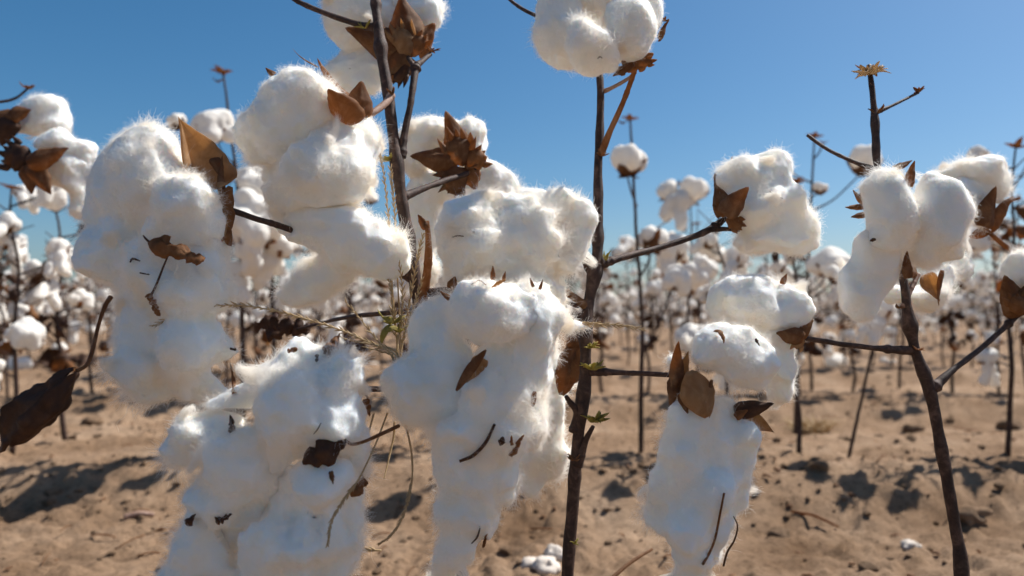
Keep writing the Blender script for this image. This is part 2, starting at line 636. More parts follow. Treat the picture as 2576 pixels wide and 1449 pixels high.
def ground_h(x, y):
    ph = (y - ROW0 + 0.05 * np.sin(x * 1.3) + 0.03 * np.sin(x * 3.1 + 1)) / ROWGAP
    ph = np.abs(ph - np.round(ph)) * 2               # 0 on a bed, 1 in the furrow
    t = np.clip((ph - 0.34) / 0.36, 0, 1)
    h = -0.052 * t * t * (3 - 2 * t)
    fade = np.clip(1.6 - y / 25, 0.0, 1)
    h = h * (0.35 + 0.65 * fade)
    p = np.stack([x, y, np.zeros_like(x)], 1)
    h = h + 0.008 * fbm(p * 2.6, 3, 3) + 0.0050 * fbm(p * np.array([11, 24, 1]), 5, 3)
    nr = np.clip(1.6 - y / 4, 0, 1)
    h = h + nr * (0.0068 * np.abs(fbm(p * np.array([20, 44, 1]) + 3, 15, 2)) + 0.0040 * fbm(p * np.array([52, 95, 1]), 16, 2))
    near = np.clip(1.5 - y / 6, 0, 1)
    rough = np.clip(fbm(p * 4.3, 31, 2) * 1.6 + 0.45 + 0.25 * np.exp(-((ph - 0.5) / 0.2) ** 2), 0, 1)
    d, idv = worley2(x * 26, y * 26, 7)
    h = h + near * rough * 0.015 * np.clip(0.62 - d, 0, 1) * (idv > 0.35) * (0.4 + idv)
    d, idv = worley2(x * 62, y * 62, 9)
    h = h + near * (0.25 + rough) * 0.008 * np.clip(0.6 - d, 0, 1) * (idv > 0.3)
    q = p * 1.0
    q[:, 0] += 0.03 * fbm(p * 20, 41, 2)
    crack = np.abs(fbm(q * 9, 43, 2))
    h = h - near * 0.008 * np.clip(1 - crack / 0.035, 0, 1) * (1 - rough)
    return h


NY, NX = 780, 620
yy = 0.60 * (500 / 0.60) ** (np.linspace(0, 1, NY) ** 1.3)
uu = np.linspace(-1, 1, NX)
uu = np.sign(uu) * (0.72 * np.abs(uu) + 0.9 * np.abs(uu) ** 4)
GX = uu[None, :] * (yy[:, None] * 1.0 + 0.35)
GY = np.repeat(yy[:, None], NX, 1)
gz = ground_h(GX.ravel(), GY.ravel())
gv = np.stack([GX.ravel(), GY.ravel(), gz], 1)
ii = np.arange((NY - 1) * NX).reshape(NY - 1, NX)[:, :-1].ravel()
gf = np.stack([ii, ii + 1, ii + NX + 1, ii + NX], 1)
ground = link('ground', mesh_of('ground', gv, gf), None, M['soil'])
ground['kind'] = 'structure'
ground['label'] = 'bare tan sandy field soil with raised beds and crumbly furrows'
# the field goes on behind the camera as well
bx = np.linspace(-60, 60, 121)
by = np.concatenate([np.linspace(-60, -2, 40), np.linspace(-1.5, 0.60, 22)])
BX, BY = np.meshgrid(bx, by, indexing='ij')
bz = -0.03 - 0.02 * np.ones(BX.size)
bi = (np.arange(120)[:, None] * len(by) + np.arange(len(by) - 1)[None, :]).ravel()
o = link('ground', mesh_of('ground', np.stack([BX.ravel(), BY.ravel(), bz], 1), np.stack([bi, bi + len(by), bi + len(by) + 1, bi + 1], 1)), None, M['soil'])
o['kind'] = 'structure'


def gz_at(x, y):
    return float(ground_h(np.array([float(x)]), np.array([float(y)]))[0])


def G(px, py):
    """the point of the ground seen at a place of the picture"""
    dv = FWD + (px - CX) / FPX * RGT + (CY - py) / FPX * UPV
    d = CAM_H / -dv[2]
    for _ in range(6):
        p = C0 + dv * d
        d = (CAM_H - gz_at(p[0], p[1])) / -dv[2]
    p = C0 + dv * d
    return np.array([p[0], p[1], gz_at(p[0], p[1])])

# ------------------------------------------------------------------ the near row: plants, stems, bolls
RNG = np.random.default_rng(11)
LINT_BVH = []
FIB_DENS, FIB_LEN = 320, 0.0030


def empty(name, loc, parent=None):
    o = bpy.data.objects.new(name, None)
    COL.objects.link(o)
    o.empty_display_size = 0.02
    if parent is not None:
        o.parent = parent
        o.location = np.asarray(loc) - np.array(wpos(parent))
    else:
        o.location = loc
    return o


def plant(name, base, label, group=None):
    o = empty(name, base)
    return tag(o, label, 'cotton plant', group)


def stem(parent, path, radii, name='stem', mat='stem', sides=12, knots=(), wob=0.0006, seed=1):
    """path: list of (px, py, depth)"""
    pts = [P(*q) for q in path]
    rk = random.Random(seed * 7 + 1)
    knots = tuple(knots) + tuple((rk.uniform(.03, .97), rk.uniform(.05, .17)) for _ in range(len(pts)))
    v, f = tube(pts, radii, sides, max(10, 16 * len(pts)), wob, seed, knots)
    return part(name, v, f, M[mat], parent)


def boll(parent, d, locks, label, k=0.004, puff=0.0022, fine=0.0012, dens=1.0, flen=1.0, seed=0, ps=0.015, h=0.0016, merge=None, warp=0.006):
    """locks: lists of blobs (x, y, rx, ry, dz_mm, roll_deg) given as seen in the picture, at depth d"""
    c = P(np.mean([b[0] for l in locks for b in l]), np.mean([b[1] for l in locks for b in l]), d)
    e = empty('cotton_boll', c, parent)
    e['label'] = label
    if merge:
        locks = [[b for i in g for b in locks[i]] for g in merge]
    allp, allr = [], []
    for li, l in enumerate(locks):
        bl = []
        for b in l:
            x, y, rx, ry = b[:4]
            dz = b[4] / 1000 if len(b) > 4 else 0.0
            roll = RAD(b[5]) if len(b) > 5 else 0.0
            dd = d + dz
            s = dd / FPX
            bl.append((P(x, y, dd), (rx * s, 0.5 * (rx + ry) * s * 0.85, ry * s), roll))
        v, f = lint_surface(bl, h, k, puff, ps, fine, seed=seed * 13 + li * 7, warp=warp)
        v = v - vnormals(v, f)[0] * 0.0014                      # the matted core; the fibres fill the rest
        part('lint_lock', v, f, M['lint'], e)
        LINT_BVH.append(BVHTree.FromPolygons([Vector(q) for q in v], f.tolist()))
        pts, r = fibres(v, f, FIB_DENS * dens, FIB_LEN * flen, RNG)
        allp.append(pts)
        allr.append(r)
    curves_object('lint_fibres', np.concatenate(allp), np.concatenate(allr), M['fibre'], e)
    return e


def valve(e, b, t, w, d, n, mat='bur', name='bur_valve', dz=0, dz2=None, **kw):
    """one woody valve of the bur from pixel b to pixel t, w pixels wide, at depth d (+dz mm at base, +dz2 mm at tip)"""
    d1 = d + dz / 1000
    d2 = d + (dz if dz2 is None else dz2) / 1000
    kw.setdefault('bulge', 0.45)
    kw.setdefault('thick', min(0.0011, w * d / FPX * 0.07))
    kw.setdefault('crinkle', 0.07)
    kw.setdefault('jag', 0.08)
    kw.setdefault('tipcurl', 0.16)
    kw.setdefault('nv', 13)
    kw.setdefault('nu', 18)
    v, f = sheet(P(b[0], b[1], d1), P(t[0], t[1], d2), w * d / FPX, n, **kw)
    return part(name, v, f, M[mat], e)


def bract(e, b, t, w, d, n, mat='leaf_orange', dz=0, dz2=None, teeth=5, seed=0, name='bract'):
    """papery bract with long ragged teeth"""
    d1 = d + dz / 1000
    d2 = d + (dz if dz2 is None else dz2) / 1000
    B, T = P(b[0], b[1], d1), P(t[0], t[1], d2)
    g = Geo()
    W = w * d / FPX
    g.add(*sheet(B, B + (T - B) * 0.72, W, n, bulge=0.35, prof='bract', crinkle=0.09, jag=0.15, thick=0.0003, seed=seed, nu=12, nv=9))
    a = T - B
    s = np.cross(unit(a), unit(n))
    r = random.Random(seed)
    for i in range(teeth):
        q = (i + 0.5) / teeth * 2 - 1
        b0 = B + a * (0.55 - 0.15 * abs(q)) + s * q * W * 0.42
        t0 = B + a * (0.8 + 0.25 * r.random() - 0.25 * abs(q)) + s * q * W * (0.5 + 0.25 * r.random()) + unit(n) * W * r.uniform(-0.1, 0.3)
        g.add(*sheet(b0, t0, W / teeth * 1.2, n, bulge=0.3, prof='valve', crinkle=0.1, thick=0.0003, tipcurl=r.uniform(-0.2, 0.3), nu=7, nv=4, seed=seed + i))
    return part(name, g.verts(), g.f, M[mat], e)


def bud(e, x, y, d, size=30, seed=0, n=9, mat='bud', spread=1.0, up=1.0):
    g = Geo()
    r = random.Random(seed)
    B = P(x, y, d)
    s = size * d / FPX
    for i in range(int(n * 1.6)):
        a = r.uniform(0, 6.28)
        dr = np.array([math.cos(a) * spread, math.sin(a) * spread, up * r.uniform(0.3, 1.2)])
        T = B + unit(dr) * s * r.uniform(0.5, 1.1)
        g.add(*sheet(B, T, s * r.uniform(0.16, 0.34), [math.cos(a), math.sin(a), -0.4], bulge=0.4, tipcurl=r.uniform(-0.2, 0.5), prof='leaf', crinkle=0.12, thick=0.0003, nu=7, nv=5, seed=seed + i))
    return part('bud', g.verts(), g.f, M[mat], e)


def foot(x_px, y_px, d):
    q = P(x_px, y_px, d)
    return np.array([q[0], q[1], gz_at(q[0], q[1])])


def down_to_ground(path, dx=0.0):
    """extend a picture path to the soil, straight on below the frame"""
    x, y, d = path[-1]
    q = P(x, y, d)
    z = gz_at(q[0] + dx, q[1]) - 0.01
    ypx = CY - ((z - CAM_H) / d - FWD[2]) / UPV[2] * FPX
    return path + [(x + dx / d * FPX, ypx, d)]


# --- plant A: dark stem rising left of centre
pa = down_to_ground([(946, -120, .535), (946, 0, .53), (952, 60, .525), (962, 150, .52), (985, 300, .515), (1003, 450, .51), (1025, 590, .51), (1050, 740, .51), (1082, 900, .52), (1140, 1100, .52), (1150, 1440, .52)])
A = plant('cotton_plant', foot(*pa[-1]), 'tall dark stemmed cotton plant left of centre carrying fluffy overhanging bolls')
stem(A, pa, [.0026, .0029, .0032, .0035, .0036, .0037, .0038, .0039, .0042, .0046, .005, .0055], knots=((.10, .35), (.245, .45), (.43, .3), (.55, .35)), seed=3)
# upper side branches
stem(A, [(700, -35, .54), (745, 2, .54), (830, 38, .535), (915, 64, .528), (948, 68, .525)], [.0014, .0016, .0018, .0022, .003], 'branch', seed=5)
stem(A, [(1010, 395, .512), (1018, 340, .515), (1035, 245, .52), (1046, 172, .53), (1060, 155, .535), (1082, 136, .545)], [.0030, .0023, .0020, .0026, .0018, .0016], 'branch', seed=6, knots=((.6, .5),))
stem(A, [(1046, 175, .53), (1036, 158, .535), (1028, 145, .545)], [.0022, .0016, .0015], 'branch', seed=7)
stem(A, [(985, 238, .515), (965, 262, .505), (935, 285, .495), (905, 292, .492)], [.0026, .0022, .0022, .002], 'branch', 'stem_pale', seed=8)
stem(A, [(1010, 498, .512), (1080, 468, .53), (1165, 440, .555), (1195, 428, .56)], [.0030, .0020, .0018, .0018], 'branch', seed=9)
stem(A, [(800, 600, .495), (705, 568, .475), (640, 548, .46), (560, 520, .45), (520, 500, .45)], [.0022, .0018, .0017, .0017, .0018], 'branch', seed=10)
stem(A, [(1042, 705, .51), (960, 660, .505), (880, 630, .50), (800, 600, .495)], [.0034, .0028, .0024, .0020], 'branch', seed=12)
stem(A, [(1075, 555, .50), (1078, 640, .50), (1070, 720, .505), (1055, 800, .51)], [.0013, .0026, .0026, .003], 'branch', 'bur', seed=13)
stem(A, [(1062, 738, .51), (1120, 733, .50), (1200, 730, .49)], [.0028, .0025, .0022], 'branch', seed=14)
stem(A, [(1140, 1120, .52), (1040, 1000, .49), (900, 980, .46), (800, 1010, .445)], [.0026, .0018, .0017, .0016], 'branch', seed=15)
bud(A, 972, 405, .508, 30, 2, 8)
bud(A, 918, 70, .524, 26, 4, 7)
bud(A, 988, 238, .512, 22, 6, 5, mat='bur')

# boll M: upper left of centre
e = boll(A, .475, [
    [(757, 262, 108, 90), (700, 300, 80, 75, 4), (662, 335, 66, 56, 8), (800, 300, 70, 80, 4), (725, 350, 85, 60, 10)],
    [(858, 380, 92, 130, 8, 8), (815, 440, 112, 102, -6), (885, 350, 62, 85, 10), (740, 480, 72, 75, 10), (700, 440, 40, 60, 20)],
    [(880, 590, 120, 75, 6, -14), (965, 635, 62, 55, 4), (800, 560, 92, 70, 12), (900, 650, 85, 48, 8), (1000, 650, 36, 34, 6), (720, 545, 50, 60, 18)],
    [(790, 705, 80, 70, 30, 35), (745, 745, 48, 42, 32), (850, 680, 60, 48, 28)]],
    'large white boll left of centre whose lint droops under two brown bur points', merge=((0,), (1,), (2, 3)), k=.003, seed=1)
valve(e, (885, 298), (832, 208), 92, .468, (-.3, -.9, .3), seed=1, dz=8, dz2=-14)
valve(e, (898, 290), (910, 205), 68, .478, (.2, -.9, .3), seed=2, dz=6, dz2=4)
valve(e, (905, 300), (775, 160), 55, .478, (0, .3, 1), seed=3, dz=14, dz2=12, mat='leaf_orange')
valve(e, (800, 170), (728, 135), 8, .478, (0, 0, 1), seed=4, dz=10, mat='bur', name='bract_tip', tipcurl=.2)
valve(e, (690, 190), (668, 172), 16, .478, (0, -1, .3), seed=5, name='bract_tip', mat='bur')

# boll L: long hanging boll at the left
e = boll(A, .445, [
    [(352, 420, 108, 100, 12), (300, 485, 92, 85, 10), (390, 470, 100, 110, 8), (265, 545, 60, 60, 14), (330, 560, 90, 70, 10)],
    [(455, 500, 98, 86, -10), (500, 560, 62, 85, -4), (430, 570, 85, 80, -4)],
    [(255, 640, 54, 70, 4), (300, 620, 70, 80, 6), (240, 590, 40, 50, 10)],
    [(385, 665, 92, 92, -2), (525, 655, 68, 92, 0), (465, 735, 100, 80, -10), (556, 715, 42, 66, 4), (345, 740, 70, 64, 2)],
    [(345, 815, 72, 74, 0), (480, 862, 88, 86, -10), (410, 850, 80, 80, 8), (545, 885, 52, 46, 2), (590, 905, 22, 15, 2)],
    [(332, 930, 64, 78, -6), (368, 995, 48, 48, -2), (468, 968, 84, 52, 2), (540, 1002, 55, 25, 6), (420, 925, 62, 56, 6), (345, 870, 56, 56, 6)]],
    'very long hanging boll with lint drooping in lumps beside a tall papery bur', merge=((0, 2, 3, 4, 5), (1,)), k=.0022, seed=2)
valve(e, (560, 462), (444, 308), 128, .450, (.5, -.75, .3), 'bur_pale', seed=6, dz=0, dz2=2, bulge=-.35, nu=18, nv=11)
valve(e, (540, 400), (556, 452), 36, .450, (.8, -.5, .2), 'bur', seed=7, dz=0)
valve(e, (560, 505), (546, 395), 26, .446, (.9, -.4, .1), 'bur', seed=8, dz=0, dz2=4)
valve(e, (548, 470), (580, 462), 26, .444, (0, -.5, 1), 'bur_pale', seed=9)
valve(e, (552, 615), (570, 470), 46, .447, (.6, -.8, 0), 'leaf_orange', seed=10, prof='leaf', crinkle=.16, jag=.2)
valve(e, (562, 600), (560, 505), 34, .446, (-.4, -.9, .1), 'bur_pale', seed=11, prof='leaf', crinkle=.12)
valve(e, (566, 555), (572, 620), 28, .448, (.7, -.5, 0), 'leaf_orange', seed=12, prof='leaf', crinkle=.2)

# boll T: at the very top, seen from behind its bur
e = boll(A, .57, [
    [(885, 22, 62, 66, 6), (858, 55, 42, 52, 8), (930, -10, 72, 70, 4), (880, 110, 30, 40, 14), (890, 90, 48, 60, 12)],
    [(1062, 25, 42, 66, 4), (1020, -10, 60, 70, 8), (1050, 80, 34, 40, 12)],
    [(905, 190, 62, 42, 10), (870, 190, 40, 26, 14), (945, 165, 45, 50, 8), (880, 145, 24, 36, 16), (930, 215, 34, 26, 8)],
    [(960, 60, 70, 90, 14), (1000, 90, 50, 70, 14)]],
    'boll cut by the upper edge, seen from behind its dark bur', merge=((0, 3), (1,), (2,)), k=.005, seed=3)
valve(e, (1010, 130), (872, 68), 88, .555, (-.3, -.9, -.3), seed=13, dz=4, dz2=-2, bulge=.5)
valve(e, (1030, 115), (1010, -10), 88, .553, (.1, -1, 0), seed=14, dz=2, dz2=0, bulge=.5)
valve(e, (1040, 130), (1090, 60), 66, .555, (.5, -.8, 0), seed=15, mat='leaf_orange', dz=2, dz2=6)
valve(e, (1030, 140), (965, 215), 70, .552, (-.2, -1, -.2), seed=16, dz=0, dz2=6, mat='bur')
bract(e, (1028, 142), (1000, 40), 72, .547, (0, -1, 0), 'bur_pale', seed=17, teeth=6)
bract(e, (1030, 140), (1075, 70), 55, .548, (.4, -.9, 0), 'leaf_orange', seed=18, teeth=4)
bract(e, (1030, 140), (985, 235), 50, .550, (-.2, -1, -.1), 'leaf', seed=19, teeth=4)
bud(e, 1085, 130, .545, 24, 9, 6, mat='bur')

# boll C1: behind, showing the flower-like bur
e = boll(A, .585, [
    [(1090, 340, 74, 44, 0), (1055, 375, 44, 48, 2), (1135, 325, 48, 30, 6), (1040, 420, 34, 60, 8)],
    [(1190, 328, 34, 34, 2), (1205, 370, 28, 44, 6), (1160, 350, 50, 50, 6)],
    [(1060, 500, 46, 90, 14), (1050, 600, 40, 80, 20), (1110, 470, 60, 50, 12), (1070, 690, 34, 50, 22)],
    [(1230, 450, 58, 46, 10), (1265, 470, 40, 50, 14), (1180, 470, 60, 40, 12)]],
    'boll behind the main stem showing a flower shaped brown bur towards us', seed=4)
valve(e, (1150, 405), (1032, 398), 66, .566, (-.2, -1, .1), seed=20, dz=0, dz2=-2, bulge=.4)
valve(e, (1165, 400), (1122, 285), 70, .568, (0, -.9, .3), seed=21, dz=2, dz2=8, bulge=.35)
bract(e, (1172, 415), (1132, 318), 92, .560, (0, -1, 0), 'bur', seed=22, teeth=6)
bract(e, (1175, 420), (1230, 370), 70, .560, (.3, -1, 0), 'leaf_orange', seed=23, teeth=5)
bract(e, (1170, 425), (1105, 500), 84, .558, (0, -1, -.1), 'bur', seed=24, teeth=6)
valve(e, (1180, 425), (1195, 480), 50, .562, (.2, -1, -.2), seed=25, mat='leaf_orange')
bud(e, 1180, 425, .556, 24, 12, 7, mat='bur')

# --- plant B: dark stem right of centre
pb = down_to_ground([(1500, 60, .52), (1508, 200, .51), (1510, 300, .505), (1506, 420, .50), (1503, 560, .495), (1500, 660, .49), (1482, 760, .485), (1474, 860, .48), (1470, 960, .48), (1458, 1060, .48), (1448, 1160, .48), (1440, 1280, .48), (1428, 1449, .48)], -.004)
Bp = plant('cotton_plant', foot(*pb[-1]), 'dark straight stemmed cotton plant right of centre with small green buds')
stem(Bp, pb, [.0023, .0025, .0023, .0027, .0030, .0034, .0034, .0031, .0035, .0036, .0036, .0037, .0039, .0043], knots=((.175, .25), (.33, .3), (.40, .25), (.535, .35), (.63, .2)), seed=21)
stem(Bp, [(1510, 390, .50), (1535, 330, .495), (1570, 250, .49), (1590, 200, .485), (1600, 165, .48)], [.0026, .0018, .0016, .0015, .0016], 'branch', 'bur', seed=22)
stem(Bp, [(1510, 232, .51), (1540, 220, .505), (1580, 198, .50), (1600, 180, .495)], [.0018, .0012, .0011, .0011], 'branch', 'stem_pale', seed=23)
stem(Bp, [(1260, -20, .53), (1300, 12, .52), (1350, 40, .51), (1420, 70, .505), (1500, 110, .51)], [.0010, .0011, .0012, .0014, .0018], 'branch', seed=24)
stem(Bp, [(1510, 665, .49), (1560, 650, .495), (1660, 622, .51), (1760, 590, .52), (1800, 568, .525), (1826, 548, .525)], [.0034, .0020, .0019, .0020, .0026, .0016], 'branch', seed=25, knots=((.78, .3),))
stem(Bp, [(1790, 576, .522), (1830, 575, .523), (1860, 578, .524)], [.0020, .0014, .0014], 'branch', seed=26)
stem(Bp, [(1485, 935, .48), (1560, 938, .475), (1640, 942, .47), (1700, 945, .465)], [.0030, .0016, .0015, .0015], 'branch', seed=27)
stem(Bp, [(1480, 775, .485), (1440, 745, .48), (1400, 725, .475), (1350, 705, .47)], [.0030, .0022, .0018, .0018], 'branch', 'bur', seed=28, knots=((.45, .4),))
stem(Bp, [(1455, 770, .483), (1420, 765, .49), (1450, 830, .50), (1474, 900, .483)], [.0014, .0010, .0010, .0012], 'branch', seed=29)
stem(Bp, [(1446, 1085, .48), (1452, 1040, .478), (1432, 1010, .475), (1424, 998, .473)], [.0038, .0022, .0015, .0012], 'branch', seed=30)
stem(Bp, [(1450, 1170, .48), (1472, 1110, .478), (1492, 1072, .475)], [.0040, .0018, .0012], 'branch', seed=31)
stem(Bp, [(1490, 690, .49), (1440, 600, .49), (1400, 560, .48)], [.003, .0022, .002], 'branch', seed=33)
bud(Bp, 1497, 1062, .474, 42, 21, 12)
bud(Bp, 1490, 930, .470, 40, 22, 10)
bud(Bp, 1525, 655, .486, 26, 23, 6, up=2.2, spread=.6)
bud(Bp, 1486, 875, .472, 28, 24, 7)
bud(Bp, 1446, 1158, .470, 26, 25, 6, mat='bur')
bud(Bp, 1445, 1368, .470, 18, 26, 5)
bud(Bp, 1512, 392, .494, 20, 27, 4, mat='bur')

# boll TR: round four-lock boll at the top
e = boll(Bp, .46, [
    [(1408, 72, 70, 98, 2), (1400, 10, 62, 64, 6), (1436, 118, 54, 52, 2)],
    [(1482, 118, 74, 86, -16, 10), (1502, 150, 66, 54, -12)],
    [(1590, 64, 80, 94, -6), (1600, 110, 56, 52, -2)],
    [(1490, -40, 110, 70, 6), (1560, -40, 70, 60, 8), (1420, -50, 60, 50, 8), (1500, 20, 60, 60, 34)],
    [(1640, 45, 36, 60, 8), (1625, 0, 40, 54, 10)]],
    'round smooth boll of five plump locks at the upper edge', puff=.0018, fine=.0009, k=.003, seed=5, flen=.8, warp=.0045)
valve(e, (1600, 168), (1560, 150), 40, .458, (0, -.8, -.6), 'leaf_orange', seed=30, dz=6, dz2=0)
valve(e, (1600, 168), (1640, 130), 44, .458, (.3, -.8, -.6), 'leaf_orange', seed=31, dz=4, dz2=2)
bract(e, (1595, 160), (1535, 195), 26, .455, (0, -1, -.4), 'bur', seed=32, teeth=3)
bract(e, (1605, 162), (1655, 150), 26, .455, (0, -1, -.2), 'leaf_orange', seed=33, teeth=3)
valve(e, (1655, 100), (1675, 45), 26, .468, (1, -.3, 0), 'bur', seed=34)
bud(e, 1673, 52, .47, 16, 31, 5, mat='bur')

# boll C2: broad boll in the middle
e = boll(Bp, .46, [
    [(1175, 560, 90, 78, -4), (1150, 620, 66, 80, 0), (1230, 545, 72, 64, 2), (1215, 610, 70, 70, -8), (1240, 600, 40, 60, -12)],
    [(1330, 575, 78, 72, -4), (1300, 530, 70, 50, 6), (1360, 610, 62, 66, 0), (1280, 640, 60, 60, 4)],
    [(1395, 530, 72, 62, 10), (1445, 580, 50, 66, 8), (1420, 640, 60, 44, 8), (1340, 500, 46, 34, 14), (1470, 620, 26, 44, 10)],
    [(1190, 690, 90, 56, 10), (1350, 700, 72, 76, 8), (1270, 700, 80, 60, 14), (1390, 740, 34, 60, 10)]],
    'broad tousled boll at the centre sitting above a ball shaped one', merge=((0, 1, 3), (2,)), k=.0026, puff=.0036, seed=6, flen=1.1)
valve(e, (1072, 575), (1052, 537), 22, .462, (-.3, -1, .2), seed=40, dz=0, dz2=-4)
valve(e, (1075, 568), (1060, 560), 14, .46, (0, -1, 0), seed=41)
valve(e, (1284, 515), (1292, 488), 14, .462, (.3, -1, 0), 'leaf_orange', seed=42, dz=4)
valve(e, (1480, 580), (1470, 520), 26, .475, (1, -.2, 0), 'leaf', seed=43, dz=10)
valve(e, (1135, 725), (1145, 695), 26, .452, (0, -1, 0), 'leaf_orange', seed=44, dz=0)

# boll C3: ball and long beard below the centre
e = boll(Bp, .435, [
    [(1232, 785, 100, 86, -16), (1195, 760, 66, 66, -12), (1290, 780, 70, 80, -12)],
    [(1330, 800, 78, 96, -2), (1370, 820, 40, 110, 6), (1310, 880, 90, 80, 2), (1350, 910, 56, 80, 6)],
    [(1050, 975, 104, 92, 6), (1110, 930, 80, 110, 10), (1015, 960, 62, 62, 6), (1110, 1030, 70, 60, 4), (1080, 850, 60, 80, 16), (1120, 800, 50, 70, 18)],
    [(1255, 985, 110, 110, 0, 20), (1220, 1090, 130, 88, -4), (1310, 1040, 62, 100, 6, 16), (1150, 1110, 80, 76, 0), (1290, 930, 80, 70, 4)],
    [(1190, 1190, 108, 76, 0), (1170, 1280, 86, 80, 2), (1140, 1370, 56, 70, 4), (1255, 1200, 50, 80, 8, 20), (1130, 1440, 40, 50, 4), (1210, 1290, 46, 70, 8, 25)]],
    'ball shaped boll below centre with a long lint beard hanging to the lower edge', merge=((0,), (1, 3, 4), (2,)), k=.0024, seed=7)
valve(e, (1222, 880), (1143, 976), 26, .410, (.4, -.9, -.1), 'bur', seed=50, dz=6, dz2=6, bulge=.25, prof='leaf')
valve(e, (1215, 900), (1170, 960), 44, .416, (.3, -.9, 0), 'bur_pale', seed=51, dz=7, dz2=8, bulge=.1)
for k_, (b_, t_, w_) in enumerate([((1132, 752), (1106, 733), 13), ((1240, 704), (1240, 668), 13), ((1266, 706), (1272, 682), 9), ((1342, 722), (1332, 698), 8), ((1358, 728), (1366, 702), 8)]):
    valve(e, b_, t_, w_, .425, (0, -1, .3), 'bur', seed=52 + k_, dz=-2)
# boll C4: shaded, behind
e = boll(Bp, .53, [
    [(1375, 1060, 46, 100, 0), (1350, 1160, 60, 70, 2), (1330, 1220, 38, 46, 4), (1395, 960, 30, 70, 4), (1395, 1130, 28, 56, 4)]],
    'shaded lint hanging in the gap behind the centre boll', seed=8)
valve(e, (1455, 850), (1410, 990), 56, .525, (0, -1, 0), 'bur', seed=60, prof='leaf')
valve(e, (1465, 870), (1440, 840), 60, .525, (0, -1, 0), 'bur', seed=61, prof='leaf')
valve(e, (1462, 880), (1440, 960), 44, .522, (.2, -1, 0), 'leaf_orange', seed=62, prof='leaf')

# boll B1: big soft mass bottom left
e = boll(A, .415, [
    [(768, 880, 52, 44, 8, 20), (720, 930, 70, 56, 4), (655, 945, 44, 40, 10), (810, 925, 56, 48, 8), (610, 995, 46, 34, 10), (556, 1022, 36, 20, 8)],
    [(850, 965, 74, 68, -6), (898, 1010, 32, 86, 8), (838, 1075, 92, 84, -10), (890, 1120, 40, 90, 6)],
    [(715, 1025, 84, 112, -14, 8), (765, 1090, 70, 70, 2), (690, 1120, 80, 80, 0)],
    [(500, 1105, 92, 66, 4, -14), (432, 1148, 50, 44, 6), (560, 1070, 62, 56, 10)],
    [(590, 1165, 92, 90, -12), (660, 1215, 64, 74, 0), (640, 1260, 90, 90, 18), (600, 1340, 90, 70, 16)],
    [(548, 1255, 88, 72, -4), (620, 1290, 76, 56, 4)],
    [(808, 1205, 88, 84, -12), (872, 1240, 48, 96, 6), (735, 1235, 70, 62, 2), (700, 1290, 60, 46, 8)],
    [(505, 1385, 70, 86, -6), (474, 1450, 66, 56, 0), (565, 1410, 46, 66, 8)],
    [(652, 1385, 68, 92, -12), (630, 1465, 76, 56, -4)],
    [(785, 1365, 92, 70, -4), (850, 1340, 46, 84, 6), (765, 1445, 84, 56, -2), (840, 1430, 56, 56, 4)]],
    'big soft boll of many rounded lumps at the lower edge, speckled with leaf bits', merge=((0, 1, 2), (3, 4, 5), (6, 7, 8, 9)), seed=9, puff=.0024, fine=.0012, k=.0036)

# boll R1: right of plant B
e = boll(Bp, .52, [
    [(1890, 440, 84, 48, 0, 10), (1955, 420, 42, 40, 2), (1850, 470, 46, 44, 0), (1965, 455, 40, 44, 4)],
    [(1920, 510, 84, 54, -6), (1880, 530, 50, 40, -4), (1985, 520, 48, 56, 0, -25), (2030, 568, 46, 50, 2), (2055, 590, 30, 40, 4)],
    [(1950, 598, 84, 46, 2), (1888, 612, 42, 28, 4), (2005, 612, 52, 38, 2), (1905, 570, 46, 40, 4)],
    [(1812, 505, 18, 36, 16)]],
    'boll right of the straight stem with its brown bur facing left', merge=((0, 1, 2), (3,)), k=.0024, puff=.0020, seed=10)
valve(e, (1822, 545), (1805, 440), 46, .515, (-.6, -.8, .1), 'bur', seed=70, dz=0, dz2=8)
valve(e, (1822, 540), (1882, 470), 54, .505, (0, -1, .1), 'bur', seed=71, dz=-2, dz2=-6, bulge=.35)
valve(e, (1822, 530), (1836, 400), 26, .52, (0, -1, 0), 'bur', seed=72, dz=6, dz2=14)
bract(e, (1828, 550), (1880, 578), 44, .512, (0, -1, -.3), 'leaf_orange', seed=73, teeth=4)
bract(e, (1822, 545), (1800, 500), 30, .510, (-.3, -1, 0), 'leaf_orange', seed=74, teeth=3)

# --- plant C: leaning stem at the right
pc = down_to_ground([(2188, 165, .54), (2194, 220, .53), (2202, 320, .525), (2207, 420, .52), (2228, 540, .51), (2268, 690, .505), (2283, 780, .50), (2302, 880, .50), (2340, 985, .50), (2362, 1100, .50), (2385, 1220, .50), (2405, 1330, .50), (2420, 1449, .50)], .006)
Cp = plant('cotton_plant', foot(*pc[-1]), 'leaning brown stemmed cotton plant near the right edge with a withered forked top')
stem(Cp, pc, [.0016, .0019, .0021, .0022, .0024, .0026, .0028, .0031, .0033, .0034, .0035, .0036, .0037, .0042], knots=((.145, .3), (.50, .3), (.58, .3), (.72, .2)), seed=41)
stem(Cp, [(2207, 282, .528), (2240, 268, .53), (2280, 248, .535), (2310, 232, .54)], [.0018, .0010, .0009, .0009], 'branch', seed=42)
stem(Cp, [(2205, 428, .52), (2150, 408, .525), (2090, 380, .53), (2032, 340, .54)], [.0022, .0013, .0012, .0012], 'branch', seed=43)
stem(Cp, [(2295, 882, .50), (2200, 876, .49), (2100, 864, .485), (2020, 850, .48)], [.0032, .0017, .0016, .0016], 'branch', seed=44)
stem(Cp, [(2345, 980, .50), (2400, 930, .505), (2470, 875, .515), (2530, 820, .525), (2590, 765, .53)], [.0036, .0018, .0017, .0017, .0017], 'branch', seed=45, knots=((.78, .6),))
